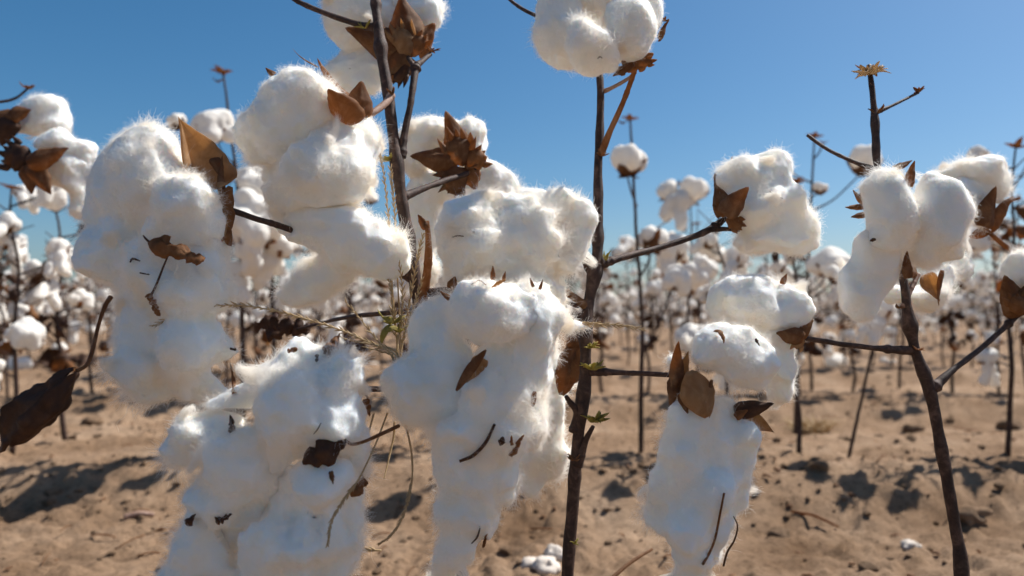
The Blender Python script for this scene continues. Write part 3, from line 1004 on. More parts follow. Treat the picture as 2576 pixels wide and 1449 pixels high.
stem(Cp, [(2270, 775, .50), (2290, 730, .505), (2310, 690, .51)], [.0020, .0016, .0014], 'branch', 'stem_pale', seed=46)
bud(Cp, 2186, 185, .532, 46, 41, 15, mat='straw', spread=1.4, up=.6)
bud(Cp, 2190, 180, .54, 40, 46, 10, mat='bur', spread=1.6, up=.5)
bud(Cp, 2312, 232, .54, 24, 42, 6, mat='leaf_orange')
bud(Cp, 2205, 285, .526, 26, 43, 5, mat='bur')
bud(Cp, 2312, 880, .494, 18, 44, 5, mat='leaf_orange')
bud(Cp, 2258, 775, .498, 18, 45, 4, mat='bur')

# boll R2 (upper) and R3 (lower with long beard)
e = boll(Cp, .475, [
    [(1895, 750, 104, 58, 2, -6), (1960, 770, 70, 56, 0, 20), (1830, 775, 62, 50, 4), (1985, 800, 46, 34, 2)],
    [(1920, 860, 50, 70, 10), (1960, 920, 34, 76, 8), (1975, 960, 22, 50, 10), (1880, 820, 60, 50, 12), (1930, 830, 50, 40, 8)]],
    'puffy boll right of centre with an orange lit bur on its right side', k=.005, seed=11)
valve(e, (2012, 850), (2035, 762), 44, .472, (.8, -.5, 0), 'leaf_orange', seed=80, dz=0, dz2=4, bulge=.5)
valve(e, (2015, 850), (1952, 830), 54, .468, (0, -.7, -.7), 'bur', seed=81)
valve(e, (2012, 842), (2040, 800), 40, .474, (.6, -.7, -.2), 'bur_pale', seed=82)
bract(e, (2018, 845), (1990, 885), 40, .470, (0, -1, 0), 'bur_pale', seed=83, teeth=4)
valve(e, (1968, 715), (1978, 688), 16, .475, (0, -1, 0), 'bur', seed=84)
e = boll(Bp, .45, [
    [(1810, 880, 82, 60, -4, 14), (1880, 930, 66, 56, -6, 20), (1790, 850, 50, 40, 0), (1850, 900, 70, 60, -4), (1905, 945, 40, 44, -4)],
    [(1690, 900, 36, 42, 8)],
    [(1740, 1062, 72, 68, -4), (1812, 1045, 50, 60, 4), (1700, 1145, 66, 64, -8), (1795, 1135, 66, 70, -2)],
    [(1882, 1098, 36, 48, -6), (1864, 1165, 38, 54, 0), (1858, 1235, 34, 52, 4)],
    [(1688, 1228, 74, 64, -2), (1788, 1238, 74, 66, -10), (1728, 1322, 80, 66, -8), (1812, 1312, 42, 64, 2), (1655, 1300, 36, 44, 4)],
    [(1748, 1402, 62, 58, -4), (1726, 1458, 56, 44, 0), (1797, 1385, 34, 48, 6)]],
    'boll right of centre with a pale round bur cup and a long white beard', merge=((0,), (1,), (2, 3, 4, 5)), k=.0026, seed=12, puff=.0020, fine=.0012)
valve(e, (1700, 985), (1708, 852), 38, .447, (-.3, -1, 0), 'bur', seed=85, dz=0, dz2=-6, crinkle=.15)
valve(e, (1715, 960), (1725, 880), 44, .445, (.5, -.9, 0), 'bur_pale', seed=86, bulge=-.3)
valve(e, (1735, 935), (1772, 1045), 78, .438, (.1, -1, -.1), 'bur_pale', seed=87, bulge=.3, prof='leaf', crinkle=.04)
valve(e, (1790, 955), (1772, 1050), 16, .436, (.8, -.8, 0), 'bur', seed=88, bulge=.3)
valve(e, (1700, 950), (1690, 1020), 40, .447, (-.6, -.9, 0), 'bur', seed=89)
valve(e, (1715, 990), (1728, 1040), 26, .440, (0, -1, 0), 'bur', seed=90)
valve(e, (1850, 1035), (1950, 1022), 48, .448, (0, -.8, .5), 'leaf', seed=91, dz=6, dz2=-2)
valve(e, (1870, 1045), (1945, 1085), 50, .455, (.1, -1, -.1), 'bur_pale', seed=92, dz=6, bulge=-.2)
valve(e, (1850, 1050), (1880, 1030), 22, .446, (0, -1, 0), 'leaf_orange', seed=93)

# boll RR
e = boll(Cp, .47, [
    [(2228, 515, 66, 96, -4), (2242, 570, 56, 60, -4), (2228, 460, 50, 44, 0), (2275, 600, 30, 60, 14)],
    [(2362, 535, 82, 112, -4, -12), (2335, 620, 52, 62, 2), (2326, 470, 48, 54, 0), (2388, 610, 46, 58, 4), (2305, 560, 34, 90, 10)],
    [(2205, 640, 66, 66, 2), (2170, 710, 56, 66, 4), (2150, 760, 46, 46, 6), (2230, 690, 40, 50, 8), (2185, 760, 40, 36, 6)]],
    'plump two-lobed boll with a grey cleft at the top of the leaning stem', seed=13, puff=.0014, fine=.0007, k=.003, flen=.8)
valve(e, (2250, 425), (2296, 410), 26, .470, (0, -.5, 1), 'bur', seed=100, dz=4)
valve(e, (2285, 470), (2296, 405), 26, .462, (0, -1, .2), 'bur', seed=101)
for k_, (b_, t_) in enumerate([((2172, 520), (2122, 524)), ((2172, 510), (2142, 478)), ((2175, 540), (2138, 548)), ((2180, 470), (2160, 500))]):
    valve(e, b_, t_, 16, .472, (-.2, -1, .2), 'bur' if k_ else 'leaf_orange', seed=102 + k_, dz=8, name='bract_tip')
valve(e, (2285, 700), (2276, 630), 26, .468, (0, -1, 0), 'bur', seed=106)
# boll RR3 behind below
e = boll(Cp, .535, [
    [(2360, 720, 34, 50, 0), (2330, 760, 46, 38, 2), (2250, 750, 34, 36, 6), (2390, 690, 16, 40, 4)],
    [(2420, 670, 40, 36, 14)]],
    'small shaded boll tucked under the two-lobed boll', seed=14)
valve(e, (2330, 690), (2358, 760), 58, .52, (.2, -1, 0), 'bur_pale', seed=107, bulge=-.3)
valve(e, (2370, 680), (2350, 770), 16, .518, (.3, -1, 0), 'bur', seed=108)
valve(e, (2285, 690), (2300, 670), 40, .51, (0, -1, 0), 'leaf_orange', seed=109)

# --- plant D: off the right edge, two bolls reach in
D = plant('cotton_plant', foot(2700, 1449, .62), 'cotton plant mostly beyond the right edge, two bolls reaching into view')
stem(D, down_to_ground([(2700, 100, .62), (2690, 600, .62), (2700, 1449, .62)]), [.003, .004, .005, .006], seed=51)
stem(D, [(2484, 580, .60), (2520, 612, .605), (2570, 648, .61), (2690, 720, .62)], [.0016, .0017, .0018, .003], 'branch', 'bur', seed=52)
e = boll(D, .60, [
    [(2425, 425, 66, 40, 0, 10), (2480, 430, 50, 46, 0), (2515, 475, 30, 50, 2), (2385, 435, 26, 26, 2)],
    [(2420, 480, 50, 60, -4), (2450, 530, 42, 46, 0), (2460, 460, 50, 50, 4)]],
    'boll behind the two-lobed one, cupped by a dark bur at right', seed=15, k=.003)
valve(e, (2470, 570), (2492, 468), 62, .585, (.3, -1, 0), 'bur', seed=110, bulge=.3)
valve(e, (2480, 575), (2535, 490), 60, .595, (.6, -.7, -.2), 'leaf_orange', seed=111, dz=4)
valve(e, (2480, 580), (2430, 590), 40, .60, (0, -.6, -.8), 'leaf_orange', seed=112, dz=6)
valve(e, (2520, 510), (2565, 498), 12, .60, (0, -1, 0), 'leaf_orange', seed=113, name='bract_tip')
e = boll(D, .53, [
    [(2558, 668, 44, 34, 0), (2590, 690, 40, 50, 0), (2540, 705, 26, 30, 4)]],
    'boll cut by the right edge on an orange bur', seed=16)
stem(D, [(2592, 764, .53), (2640, 800, .56), (2698, 840, .62)], [.0017, .002, .003], 'branch', seed=53)
valve(e, (2565, 790), (2520, 690), 66, .525, (-.3, -1, 0), 'bur', seed=114, bulge=.4)
valve(e, (2570, 790), (2585, 700), 60, .522, (.2, -1, 0), 'bur', seed=115, bulge=.4)
bract(e, (2568, 790), (2540, 725), 56, .518, (-.1, -1, 0), 'leaf_orange', seed=116, teeth=4)

# --- plant E: off the left edge, slightly farther
E = plant('cotton_plant', foot(-60, 1449, .85), 'cotton plant at the left edge, its out of focus bolls turned away')
stem(E, down_to_ground([(-40, 200, .84), (-50, 600, .84), (-60, 1449, .85)]), [.003, .004, .005, .006], seed=61)
stem(E, [(-50, 412, .84), (20, 418, .82), (80, 420, .80), (110, 405, .78)], [.003, .0024, .0022, .002], 'branch', seed=62)
stem(E, [(-45, 330, .84), (10, 300, .84), (40, 290, .82)], [.003, .0024, .002], 'branch', seed=63)
stem(E, [(-45, 260, .84), (30, 250, .85), (70, 222, .86)], [.002, .0014, .0012], 'branch', seed=64)
bud(E, 70, 222, .86, 32, 60, 8, mat='bur', spread=1.3)
e = boll(E, .82, [
    [(100, 268, 58, 38, 0, 10), (70, 310, 40, 34, 0), (130, 315, 50, 34, 4), (160, 320, 26, 34, 6), (140, 275, 22, 18, 10)]],
    'out of focus boll at the left edge, upper one of the pair', seed=17, k=.003, dens=.5, puff=.0012)
valve(e, (30, 290), (85, 282), 44, .80, (0, -1, .3), 'bur', seed=120)
valve(e, (40, 300), (-20, 290), 50, .80, (0, -1, .2), 'bur', seed=121)
valve(e, (20, 300), (10, 370), 70, .80, (0, -1, 0), 'leaf', seed=122)
e = boll(E, .78, [
    [(130, 355, 56, 28, 0, 12), (190, 390, 50, 34, 4, 30), (215, 420, 28, 34, 6)],
    [(160, 420, 60, 40, 0, 20), (185, 460, 40, 40, 4), (205, 520, 22, 46, 10), (130, 440, 36, 40, 4)]],
    'out of focus boll at the left edge, lower one with dark pointed valve', seed=18, k=.003, dens=.5, puff=.0012)
valve(e, (75, 410), (184, 380), 62, .755, (0, -1, .2), 'bur', seed=123, bulge=.35)
valve(e, (80, 415), (140, 490), 60, .76, (0, -1, -.2), 'bur', seed=124, bulge=.4)
valve(e, (70, 420), (90, 490), 60, .765, (-.2, -1, -.1), 'leaf_orange', seed=125, bulge=.4)
bract(e, (75, 410), (-10, 370), 90, .765, (0, -1, 0), 'leaf', seed=126, teeth=6)

# ------------------------------------------------------------------ the rows behind
def word_ordinal(n):
    ones = ['', 'first', 'second', 'third', 'fourth', 'fifth', 'sixth', 'seventh', 'eighth', 'ninth', 'tenth', 'eleventh', 'twelfth', 'thirteenth',
            'fourteenth', 'fifteenth', 'sixteenth', 'seventeenth', 'eighteenth', 'nineteenth']
    if n < 20:
        return ones[n]
    t, o = divmod(n, 10)
    return (['twentieth', 'thirtieth', 'fortieth', 'fiftieth'][t - 2] if o == 0 else ['twenty', 'thirty', 'forty', 'fifty'][t - 2] + '-' + ones[o])


ORDINAL = ['first', 'second', 'third', 'fourth', 'fifth', 'sixth', 'seventh', 'eighth', 'ninth', 'tenth', 'eleventh', 'twelfth']


def far_boll(kind, seed, size=1.0, h=0.0032):
    """a small boll about its own origin (the foot of the bur), opening along +Z: lint mesh and bur mesh"""
    r = random.Random(seed)
    blobs = []
    nl = r.choice((4, 4, 5))
    s = size
    for i in range(nl):
        a = i * 2 * math.pi / nl + r.uniform(-.25, .25)
        rr = r.uniform(.016, .020) * s
        blobs.append(((math.cos(a) * .016 * s, math.sin(a) * .016 * s, r.uniform(.022, .030) * s), (rr, rr, r.uniform(.019, .025) * s), 0))
        if kind == 'strung' and r.random() < .75:
            L = r.uniform(.03, .085) * s
            for q in (0.4, 0.75, 1.0):
                blobs.append(((math.cos(a) * (.020 + .012 * q) * s + r.uniform(-.005, .005), math.sin(a) * (.020 + .012 * q) * s + r.uniform(-.005, .005), .02 * s - L * q),
                              (r.uniform(.012, .017) * s,) * 2 + (.018 * s,), 0))
        if kind == 'fluffy':
            blobs.append(((math.cos(a) * .026 * s, math.sin(a) * .026 * s, r.uniform(.004, .03) * s), (r.uniform(.014, .02) * s,) * 3, 0))
    v, f = lint_surface(blobs, h, .0022 if kind == 'tight' else .0032, .0016, .014, .0012, .008, seed * 3, .002 if kind == 'tight' else .004)
    lint = mesh_of('far_lint', v, f)
    lint.materials.append(M['lint_far'])
    g = Geo()
    for i in range(nl):
        a = (i + .5) * 2 * math.pi / nl + r.uniform(-.2, .2)
        c, sn = math.cos(a), math.sin(a)
        op = r.uniform(.7, 1.2)
        T = np.array([c * .036 * s * op, sn * .036 * s * op, r.uniform(.016, .036) * s])
        g.add(*sheet((c * .002, sn * .002, 0), T, .027 * s, (c, sn, -.9), bulge=.45, tipcurl=.12, crinkle=.06, thick=.001, nu=8, nv=6, seed=seed + i))
    for i in range(3):
        a = r.uniform(0, 6.28)
        c, sn = math.cos(a), math.sin(a)
        g.add(*sheet((0, 0, -.001), (c * .024 * s, sn * .024 * s, r.uniform(-.008, .012) * s), .018 * s, (c * .3, sn * .3, -1), prof='bract', crinkle=.15, jag=.25, thick=.0004, nu=7, nv=6, seed=seed + 9 + i))
    bur = mesh_of('far_bur', g.verts(), g.f)
    bur.materials.append(M['bur'] if seed % 3 else M['leaf_orange'])
    return lint, bur


BT = [far_boll(k, 100 + i, sz) for i, (k, sz) in enumerate([('tight', 1.0), ('fluffy', 1.0), ('strung', 1.05), ('tight', .85), ('fluffy', 1.15), ('strung', .9), ('fluffy', .9), ('strung', 1.2)])]
BTL = [far_boll(k, 100 + i, sz, .006)[0] for i, (k, sz) in enumerate([('tight', 1.0), ('fluffy', 1.0), ('strung', 1.05), ('tight', .85), ('fluffy', 1.15), ('strung', .9), ('fluffy', .9), ('strung', 1.2)])]
BUR_SMALL = BT[0][1]


def bare_bur(seed):
    r = random.Random(seed)
    g = Geo()
    for i in range(4):
        a = i * 1.57 + r.uniform(-.3, .3)
        c, sn = math.cos(a), math.sin(a)
        g.add(*sheet((0, 0, 0), (c * .02, sn * .02, r.uniform(.002, .018)), .013, (c, sn, -.9), bulge=.4, tipcurl=.2, crinkle=.12, thick=.0008, nu=7, nv=5, seed=seed + i))
    me = mesh_of('withered_tip', g.verts(), g.f)
    me.materials.append(M['bur'])
    return me


TIPS = [bare_bur(7), bare_bur(19)]


def dead_leaf_mesh(seed):
    r = random.Random(seed)
    g = Geo()
    for i in range(2):
        a = r.uniform(0, 6.28)
        T = np.array([math.cos(a), math.sin(a), r.uniform(-1.2, .2)]) * r.uniform(.022, .04)
        g.add(*sheet((0, 0, 0), T, r.uniform(.016, .026), (math.sin(a), -math.cos(a), .6), prof='leaf', fold=.4, crinkle=.25, jag=.4, thick=.0004, nu=8, nv=6, seed=seed + i))
    me = mesh_of('dead_leaf', g.verts(), g.f)
    me.materials.append(M['leaf'] if seed % 2 else M['leaf_orange'])
    return me


DEAD = [dead_leaf_mesh(600 + i) for i in range(4)]


def gen_plant(seed, height, nboll, lean=0.0):
    """one kind of plant: stem path, branches and boll places, about its own foot"""
    r = random.Random(seed)
    pts = [np.array([0, 0, -.012])]
    n = 7
    for i in range(1, n + 1):
        t = i / n
        pts.append(np.array([lean * height * t + r.uniform(-.008, .008), r.uniform(-.008, .008), height * t]))
    path = catmull(pts, 40)
    sv, sf = tube(pts, [.0052, .0046, .0040, .0032, .0024, .0018], 7, 26, .001, seed)
    branches, bolls = [], []
    ang = r.uniform(0, 6.28)
    for i in range(nboll):
        t = .30 + .62 * (i + r.uniform(-.2, .2)) / max(1, nboll - 1)
        t = min(max(t, .25), .95)
        ang += 2.4 + r.uniform(-.4, .4)
        L = r.uniform(.03, .13) * (1.15 - .6 * t)
        b = path[int(t * 39)]
        dr = np.array([math.cos(ang), math.sin(ang), r.uniform(.25, .7)])
        mid = b + unit(dr) * L * .55
        end = mid + unit(dr + np.array([0, 0, r.uniform(-.5, .3)])) * L * .45
        branches.append(tube([b, mid, end], [.0022, .0015, .0013], 5, 8, .0006, seed + i))
        ax = unit(dr * np.array([1, 1, 0]) * r.uniform(.3, 1.2) + np.array([0, 0, r.uniform(.2, 1.0)]))
        q = Vector(ax).to_track_quat('Z', 'Y').to_matrix().to_4x4()
        kind = r.randrange(len(BT))
        if kind in (2, 5, 7):
            q = Matrix.Rotation(r.uniform(-.35, .35), 4, 'X') @ Matrix.Rotation(r.uniform(-.35, .35), 4, 'Y')
        bolls.append((kind, Matrix.Translation(end) @ q @ Matrix.Rotation(r.uniform(0, 6.28), 4, 'Z') @ Matrix.Scale(r.uniform(.48, .8), 4)))
    for i in range(13):                                       # bare twigs
        t = r.uniform(.3, .95)
        b = path[int(t * 39)]
        a = r.uniform(0, 6.28)
        end = b + np.array([math.cos(a), math.sin(a), r.uniform(.3, 1)]) * r.uniform(.03, .085)
        branches.append(tube([b, (b + end) / 2 + r.uniform(-.004, .004), end], [.0015, .0011, .0009], 5, 7, .0005, seed + 50 + i))
    leaves = []
    for i in range(6):
        t = r.uniform(.3, .9)
        a = r.uniform(0, 6.28)
        leaves.append((r.randrange(4), Matrix.Translation(Vector(path[int(t * 39)]) + Vector((math.cos(a), math.sin(a), .4)) * r.uniform(.005, .05)) @ Matrix.Rotation(a, 4, 'Z')))
    tip = Matrix.Translation(path[-1]) @ Matrix.Rotation(r.uniform(0, 6), 4, 'Z')
    stem_me = mesh_of('stem', sv, sf)
    stem_me.materials.append(M['stem'])
    br = []
    for v, f in branches:
        me = mesh_of('branch', v, f)
        me.materials.append(M['stem'])
        br.append(me)
    g = Geo().add(sv, sf)
    for v, f in branches:
        g.add(v, f)
    frame = mesh_of('frame', g.verts(), g.f)
    frame.materials.append(M['stem'])
    return dict(stem=stem_me, branches=br, bolls=bolls, frame=frame, tip=tip, n=nboll, tipme=TIPS[seed % 2], seed=seed, leaves=leaves)


KINDS = [gen_plant(200 + i, h_, n_, l_) for i, (h_, n_, l_) in enumerate([(.52, 6, .02), (.57, 7, -.05), (.46, 7, .06), (.60, 5, .0), (.50, 8, -.03), (.54, 5, .08), (.43, 6, -.06), (.55, 6, .04)])]


def put_plant(k, x, y, rz, s, label, group, detail):
    K = KINDS[k]
    root = bpy.data.objects.new('cotton_plant', None)
    COL.objects.link(root)
    root.location = (x, y, gz_at(x, y))
    root.rotation_euler = (0, 0, rz)
    root.scale = (s, s, s)
    root.empty_display_size = .05
    tag(root, label, 'cotton plant', group)
    if detail:
        link('stem', K['stem'], root)
        for me in K['branches']:
            link('branch', me, root)
        t = link('withered_tip', K['tipme'], root)
        t.matrix_local = K['tip']
    else:
        link('stem', K['frame'], root)
    for kind, mt in K['leaves'] if detail else K['leaves'][:3]:
        link('dead_leaf', DEAD[kind], root).matrix_local = mt
    for kind, mt in K['bolls']:
        b = link('cotton_boll', BT[kind][0] if detail else BTL[kind], root)
        b.matrix_local = mt
        link('bur', BT[kind][1], b)
    return root


rr = random.Random(5)
COLW = ['left edge', 'far left', 'left', 'left of centre', 'centre', 'right of centre', 'right', 'far right', 'right edge']
# hand-placed plants of the second row: (x px of the foot, distance, kind, turn, scale, label)
SECOND = [
    (-260, 1.40, 1, .4, 1.0, 'blurred cotton plant just beyond the left edge in the second row'),
    (30, 1.42, 4, 1.9, .95, 'blurred bushy cotton plant at the left edge with many crowded bolls'),
    (165, 1.55, 2, 3.0, 1.05, 'blurred cotton plant behind the pointed dead leaf at left'),
    (690, 1.45, 7, 2.2, .98, 'blurred cotton plant between the long hanging boll and the dark stem'),
    (880, 1.50, 0, 4.4, .92, 'blurred cotton plant glimpsed just left of the dry grass tuft'),
    (1120, 1.46, 5, 2.7, .9, 'blurred cotton plant hidden mostly behind the centre bolls'),
    (1340, 1.55, 6, 1.0, .95, 'blurred cotton plant peeping out behind the centre bolls at right'),
    (1830, 1.48, 4, .2, .9, 'blurred cotton plant behind the long bearded boll right of centre'),
    (2010, 1.40, 0, 3.6, .92, 'blurred cotton plant standing right of the long bearded boll'),
    (2535, 1.36, 7, 5.2, .95, 'blurred cotton plant with a bare lower stem at the right edge'),
    (2800, 1.42, 1, 2.0, 1.0, 'blurred cotton plant just beyond the right edge in the second row')]
for px, d, k, rz, s_, lab in SECOND:
    q = P(px, 1100, d)
    put_plant(k, q[0], q[1], rz, s_, lab, 'cotton plants of the second row', True)


def custom_plant(label, path, rad, bolls, twigs=(), tips=()):
    """a second-row plant drawn as seen: stem path, bolls (kind, px, py, depth, tilt, scale), twigs as paths"""
    base = P(*path[-1])
    base[2] = gz_at(base[0], base[1])
    e = plant('cotton_plant', base, label, 'cotton plants of the second row')
    pts = [P(*q) for q in path]
    pts[-1] = base - np.array([0, 0, .01])
    v, f = tube(pts, rad, 8, 40, .001, int(path[0][0]))
    part('stem', v, f, M['stem'], e)
    for i, tw in enumerate(twigs):
        v, f = tube([P(*q) for q in tw], [.0022, .0016, .0014], 6, 14, .0006, i)
        part('branch', v, f, M['stem'], e)
    for kind, px, py, d, ax, s_ in bolls:
        b = link('cotton_boll', BT[kind][0], e)
        q = Vector(ax).to_track_quat('Z', 'Y').to_matrix().to_4x4()
        b.matrix_local = Matrix.Translation(Vector(P(px, py, d) - base)) @ q @ Matrix.Scale(s_, 4)
        link('bur', BT[kind][1], b)
    for i, (px, py, d, s_) in enumerate(tips):
        b = link('withered_tip', TIPS[i % 2], e)
        b.matrix_local = Matrix.Translation(Vector(P(px, py, d) - base)) @ Matrix.Scale(s_, 4)
    return e


custom_plant('thin straight blurred cotton plant right of the dark stem with one upright boll',
             [(1585, 300, 1.40), (1592, 420, 1.40), (1602, 600, 1.41), (1615, 800, 1.42), (1613, 960, 1.42), (1612, 1132, 1.43)], [.0018, .0024, .003, .0036, .0042, .0048],
             [(0, 1578, 438, 1.38, (.05, -.2, 1), 1.0), (0, 1635, 622, 1.40, (.3, .5, .7), .85), (4, 1690, 720, 1.42, (.4, -.4, .6), .7)],
             [[(1602, 520, 1.41), (1585, 470, 1.39), (1578, 434, 1.38)], [(1608, 700, 1.41), (1630, 660, 1.40), (1640, 614, 1.40)], [(1612, 900, 1.42), (1665, 800, 1.42), (1690, 722, 1.42)], [(1604, 600, 1.41), (1650, 575, 1.46), (1690, 548, 1.50)]],
             [(1585, 298, 1.40, .8), (1566, 310, 1.40, .5)])
custom_plant('leaning bare blurred cotton plant left of the leaning brown stem',
             [(2215, 800, 1.36), (2190, 900, 1.36), (2160, 1040, 1.36), (2132, 1150, 1.36)], [.0016, .0024, .0028, .0034], [(5, 2215, 800, 1.36, (.1, -.2, 1), .8)])
custom_plant('blurred cotton plant with a withered crown against the upper left sky',
             [(560, 182, 1.40), (568, 230, 1.40), (580, 330, 1.41), (592, 420, 1.42), (600, 520, 1.42), (608, 760, 1.43), (612, 1140, 1.44)], [.0016, .002, .0024, .0028, .0034, .0042, .005],
             [(1, 545, 350, 1.40, (-.1, -.3, 1), 1.05), (3, 452, 322, 1.40, (-.4, -.2, .9), .62), (6, 632, 480, 1.40, (.4, -.5, .7), 1.0), (4, 615, 560, 1.38, (.2, -.8, .4), 1.15), (2, 640, 600, 1.36, (.3, -.6, .6), 1.15), (5, 700, 640, 1.40, (.3, -.4, .8), 1.0)],
             [[(590, 415, 1.42), (560, 385, 1.40), (545, 350, 1.40)], [(590, 420, 1.42), (510, 395, 1.40), (452, 332, 1.40)], [(600, 520, 1.42), (620, 500, 1.40), (632, 482, 1.40)], [(603, 620, 1.42), (610, 590, 1.40), (615, 562, 1.38)], [(605, 700, 1.42), (630, 650, 1.38), (640, 602, 1.36)], [(606, 760, 1.42), (660, 700, 1.41), (700, 642, 1.40)]],
             [(558, 180, 1.40, 1.0), (548, 205, 1.40, .5)])
custom_plant('tall blurred cotton plant seen against the sky left of the withered forked top',
             [(2050, 345, 1.62), (2046, 400, 1.62), (2040, 520, 1.62), (2030, 700, 1.63), (2010, 900, 1.64), (2000, 1110, 1.65)], [.0014, .002, .0026, .003, .0038, .0046],
             [(0, 2168, 436, 1.60, (.1, -.2, 1), 1.12), (1, 2080, 690, 1.58, (.3, -.4, .8), 1.1)],
             [[(2044, 530, 1.62), (2100, 500, 1.61), (2168, 434, 1.60)], [(2042, 460, 1.62), (2010, 445, 1.62), (1990, 432, 1.62)], [(2046, 400, 1.62), (2060, 385, 1.62), (2070, 362, 1.62)], [(2030, 740, 1.63), (2060, 720, 1.6), (2080, 692, 1.58)]],
             [(2050, 342, 1.62, .9), (2072, 360, 1.62, .5)])
custom_plant('blurred cotton plant with a strung out hanging cluster right of centre',
             [(1742, 560, 1.90), (1735, 700, 1.90), (1728, 850, 1.92), (1722, 990, 1.93)], [.0018, .0028, .0036, .0048],
             [(0, 1735, 500, 1.88, (.2, -.5, .8), 1.15), (7, 1712, 530, 1.88, (0, -.4, .9), .85), (3, 1690, 490, 1.9, (-.6, -.4, .5), .95), (7, 1700, 650, 1.86, (-.3, -.3, .9), 1.0), (4, 1745, 690, 1.85, (.2, -.9, .2), 1.0), (3, 1785, 650, 1.88, (.6, -.3, .6), 1.0), (0, 1690, 610, 1.9, (-.4, -.3, .8), .6)],
             [[(1740, 590, 1.90), (1738, 540, 1.89), (1735, 502, 1.88)], [(1735, 720, 1.9), (1715, 690, 1.87), (1700, 652, 1.86)], [(1735, 740, 1.9), (1742, 715, 1.87), (1745, 692, 1.85)], [(1735, 720, 1.9), (1765, 690, 1.9), (1780, 652, 1.88)]])

# rows three to eight: individuals
ROWS = [2.45, 3.45, 4.45, 5.45, 6.45]
for ri, y0 in enumerate(ROWS):
    half = .6427 * y0 + .10
    step = .125 + .008 * ri
    x = -half + rr.uniform(0, step)
    idx = 0
    n_row = int(2 * half / step)
    while x < half:
        yj = y0 + rr.uniform(-.09, .09)
        frac = (x / (y0 * .6427) + 1) / 2
        ci = min(8, max(0, int(frac * 9)))
        if not (ri == 0 and rr.random() < .12):
            rn = ['third', 'fourth', 'fifth', 'sixth', 'seventh', 'eighth'][ri]
            idx += 1
            k = rr.randrange(8)
            lab = '%s cotton plant, %s counted from the left in the %s row back' % ('blurred' if ri < 2 else 'small blurred', word_ordinal(idx), rn)
            put_plant(k, x, yj, rr.uniform(0, 6.28), rr.uniform(.82, 1.12), lab, 'cotton plants of the %s row' % rn, ri < 1)
        x += step * rr.uniform(.6, 1.45)

# beyond: the far rows read as one mass
g_v, g_f, g_m, nbase = [], [], [], 0


def low_plant(seed):
    r = random.Random(seed)
    vs, fs, ms = [], [], []
    n = 0
    h_ = r.uniform(.42, .58)

    def put(v, f, m):
        nonlocal n
        vs.append(np.asarray(v, float))
        for q in f:
            q = tuple(int(i) + n for i in q)
            fs.append(q if len(q) == 4 else q + (q[-1],))
            ms.append(m)
        n += len(v)
    put([(-.004, 0, 0), (.004, 0, 0), (.002, .003, h_), (-.002, .003, h_), (0, -.005, 0), (0, -.003, h_)], [(0, 1, 2, 3), (1, 4, 5, 2), (4, 0, 3, 5)], 0)
    for i in range(7):
        b0 = np.array([0, 0, r.uniform(.15, .8) * h_])
        a = r.uniform(0, 6.28)
        t0 = b0 + np.array([math.cos(a) * .09, math.sin(a) * .09, r.uniform(.03, .12)])
        put([b0 + [0, 0, -.004], b0 + [0, 0, .004], t0 + [0, 0, .002], t0 - [0, 0, .002]], [(0, 1, 2, 3)], 0)
    for i in range(r.randint(5, 8)):
        c = np.array([r.gauss(0, .055), r.gauss(0, .055), r.uniform(.30, 1.0) * h_])
        s_ = r.uniform(.011, .021)
        w = [(1, 0, 0), (-1, 0, 0), (0, 1, 0), (0, -1, 0), (0, 0, 1), (0, 0, -1)]
        o8 = np.array([(sx, sy, sz) for sx in (-1, 1) for sy in (-1, 1) for sz in (-1, 1)], float) * .62
        vv = np.vstack([o8, np.array(w, float) * 1.05]) * s_ * (1 + .25 * np.array([r.uniform(-1, 1) for _ in range(14)]))[:, None]
        qd = [(8, 4, 13, 5)]
        X, X_, Y, Y_, Z, Z_ = 8, 9, 10, 11, 12, 13
        idx8 = lambda sx, sy, sz: (sx > 0) * 4 + (sy > 0) * 2 + (sz > 0)
        faces = []
        for sx in (-1, 1):
            for sy in (-1, 1):
                for sz in (-1, 1):
                    cc = idx8(sx, sy, sz)
                    a, b_, d_ = (X if sx > 0 else X_), (Y if sy > 0 else Y_), (Z if sz > 0 else Z_)
                    tri = [(cc, a, b_), (cc, b_, d_), (cc, d_, a)]
                    if sx * sy * sz < 0:
                        tri = [t[::-1] for t in tri]
                    faces += tri
        put(c + vv, faces, 1)
        if r.random() < .95:
            b0 = c - np.array([0, 0, s_ * .9])
            put(np.array([(-.8, -.8, .5), (.8, -.8, .5), (.8, .8, .5), (-.8, .8, .5), (0, 0, -.5)]) * s_ * .95 + b0, [(0, 1, 4), (1, 2, 4), (2, 3, 4), (3, 0, 4)], 2)
    return np.vstack(vs), fs, ms


LOW = [low_plant(900 + i) for i in range(7)]
row = 7.45
rows_far = []
while row < 75:
    half = .72 * row + .5
    step = .15 + max(0, (row - 14)) * .016
    x = -half + rr.uniform(0, step)
    while x < half:
        v, f, m = LOW[rr.randrange(7)]
        a = rr.uniform(0, 6.28)
        R = np.array([[math.cos(a), -math.sin(a), 0], [math.sin(a), math.cos(a), 0], [0, 0, 1]])
        sc_ = rr.uniform(.85, 1.15) * np.array([1 + max(0, row - 14) * .012, 1, 1])
        yj = row + rr.uniform(-.12, .12)
        g_v.append((v @ R.T) * sc_ + np.array([x, yj, -.01]))
        g_f.append(np.array([(q[0], q[1], q[2], q[3]) for q in f]) + nbase)
        g_m += m
        nbase += len(v)
        x += step * rr.uniform(.6, 1.4)
    row += 1.0 if row < 30 else 2.0
FV, FF = np.vstack(g_v), np.vstack(g_f)
pyf = [tuple(q) if q[2] != q[3] else tuple(q[:3]) for q in FF.tolist()]
me = bpy.data.meshes.new('far_cotton_rows')
me.from_pydata(FV.tolist(), [], pyf)
for m_ in ('stem', 'lint_far', 'bur'):
    me.materials.append(M[m_])
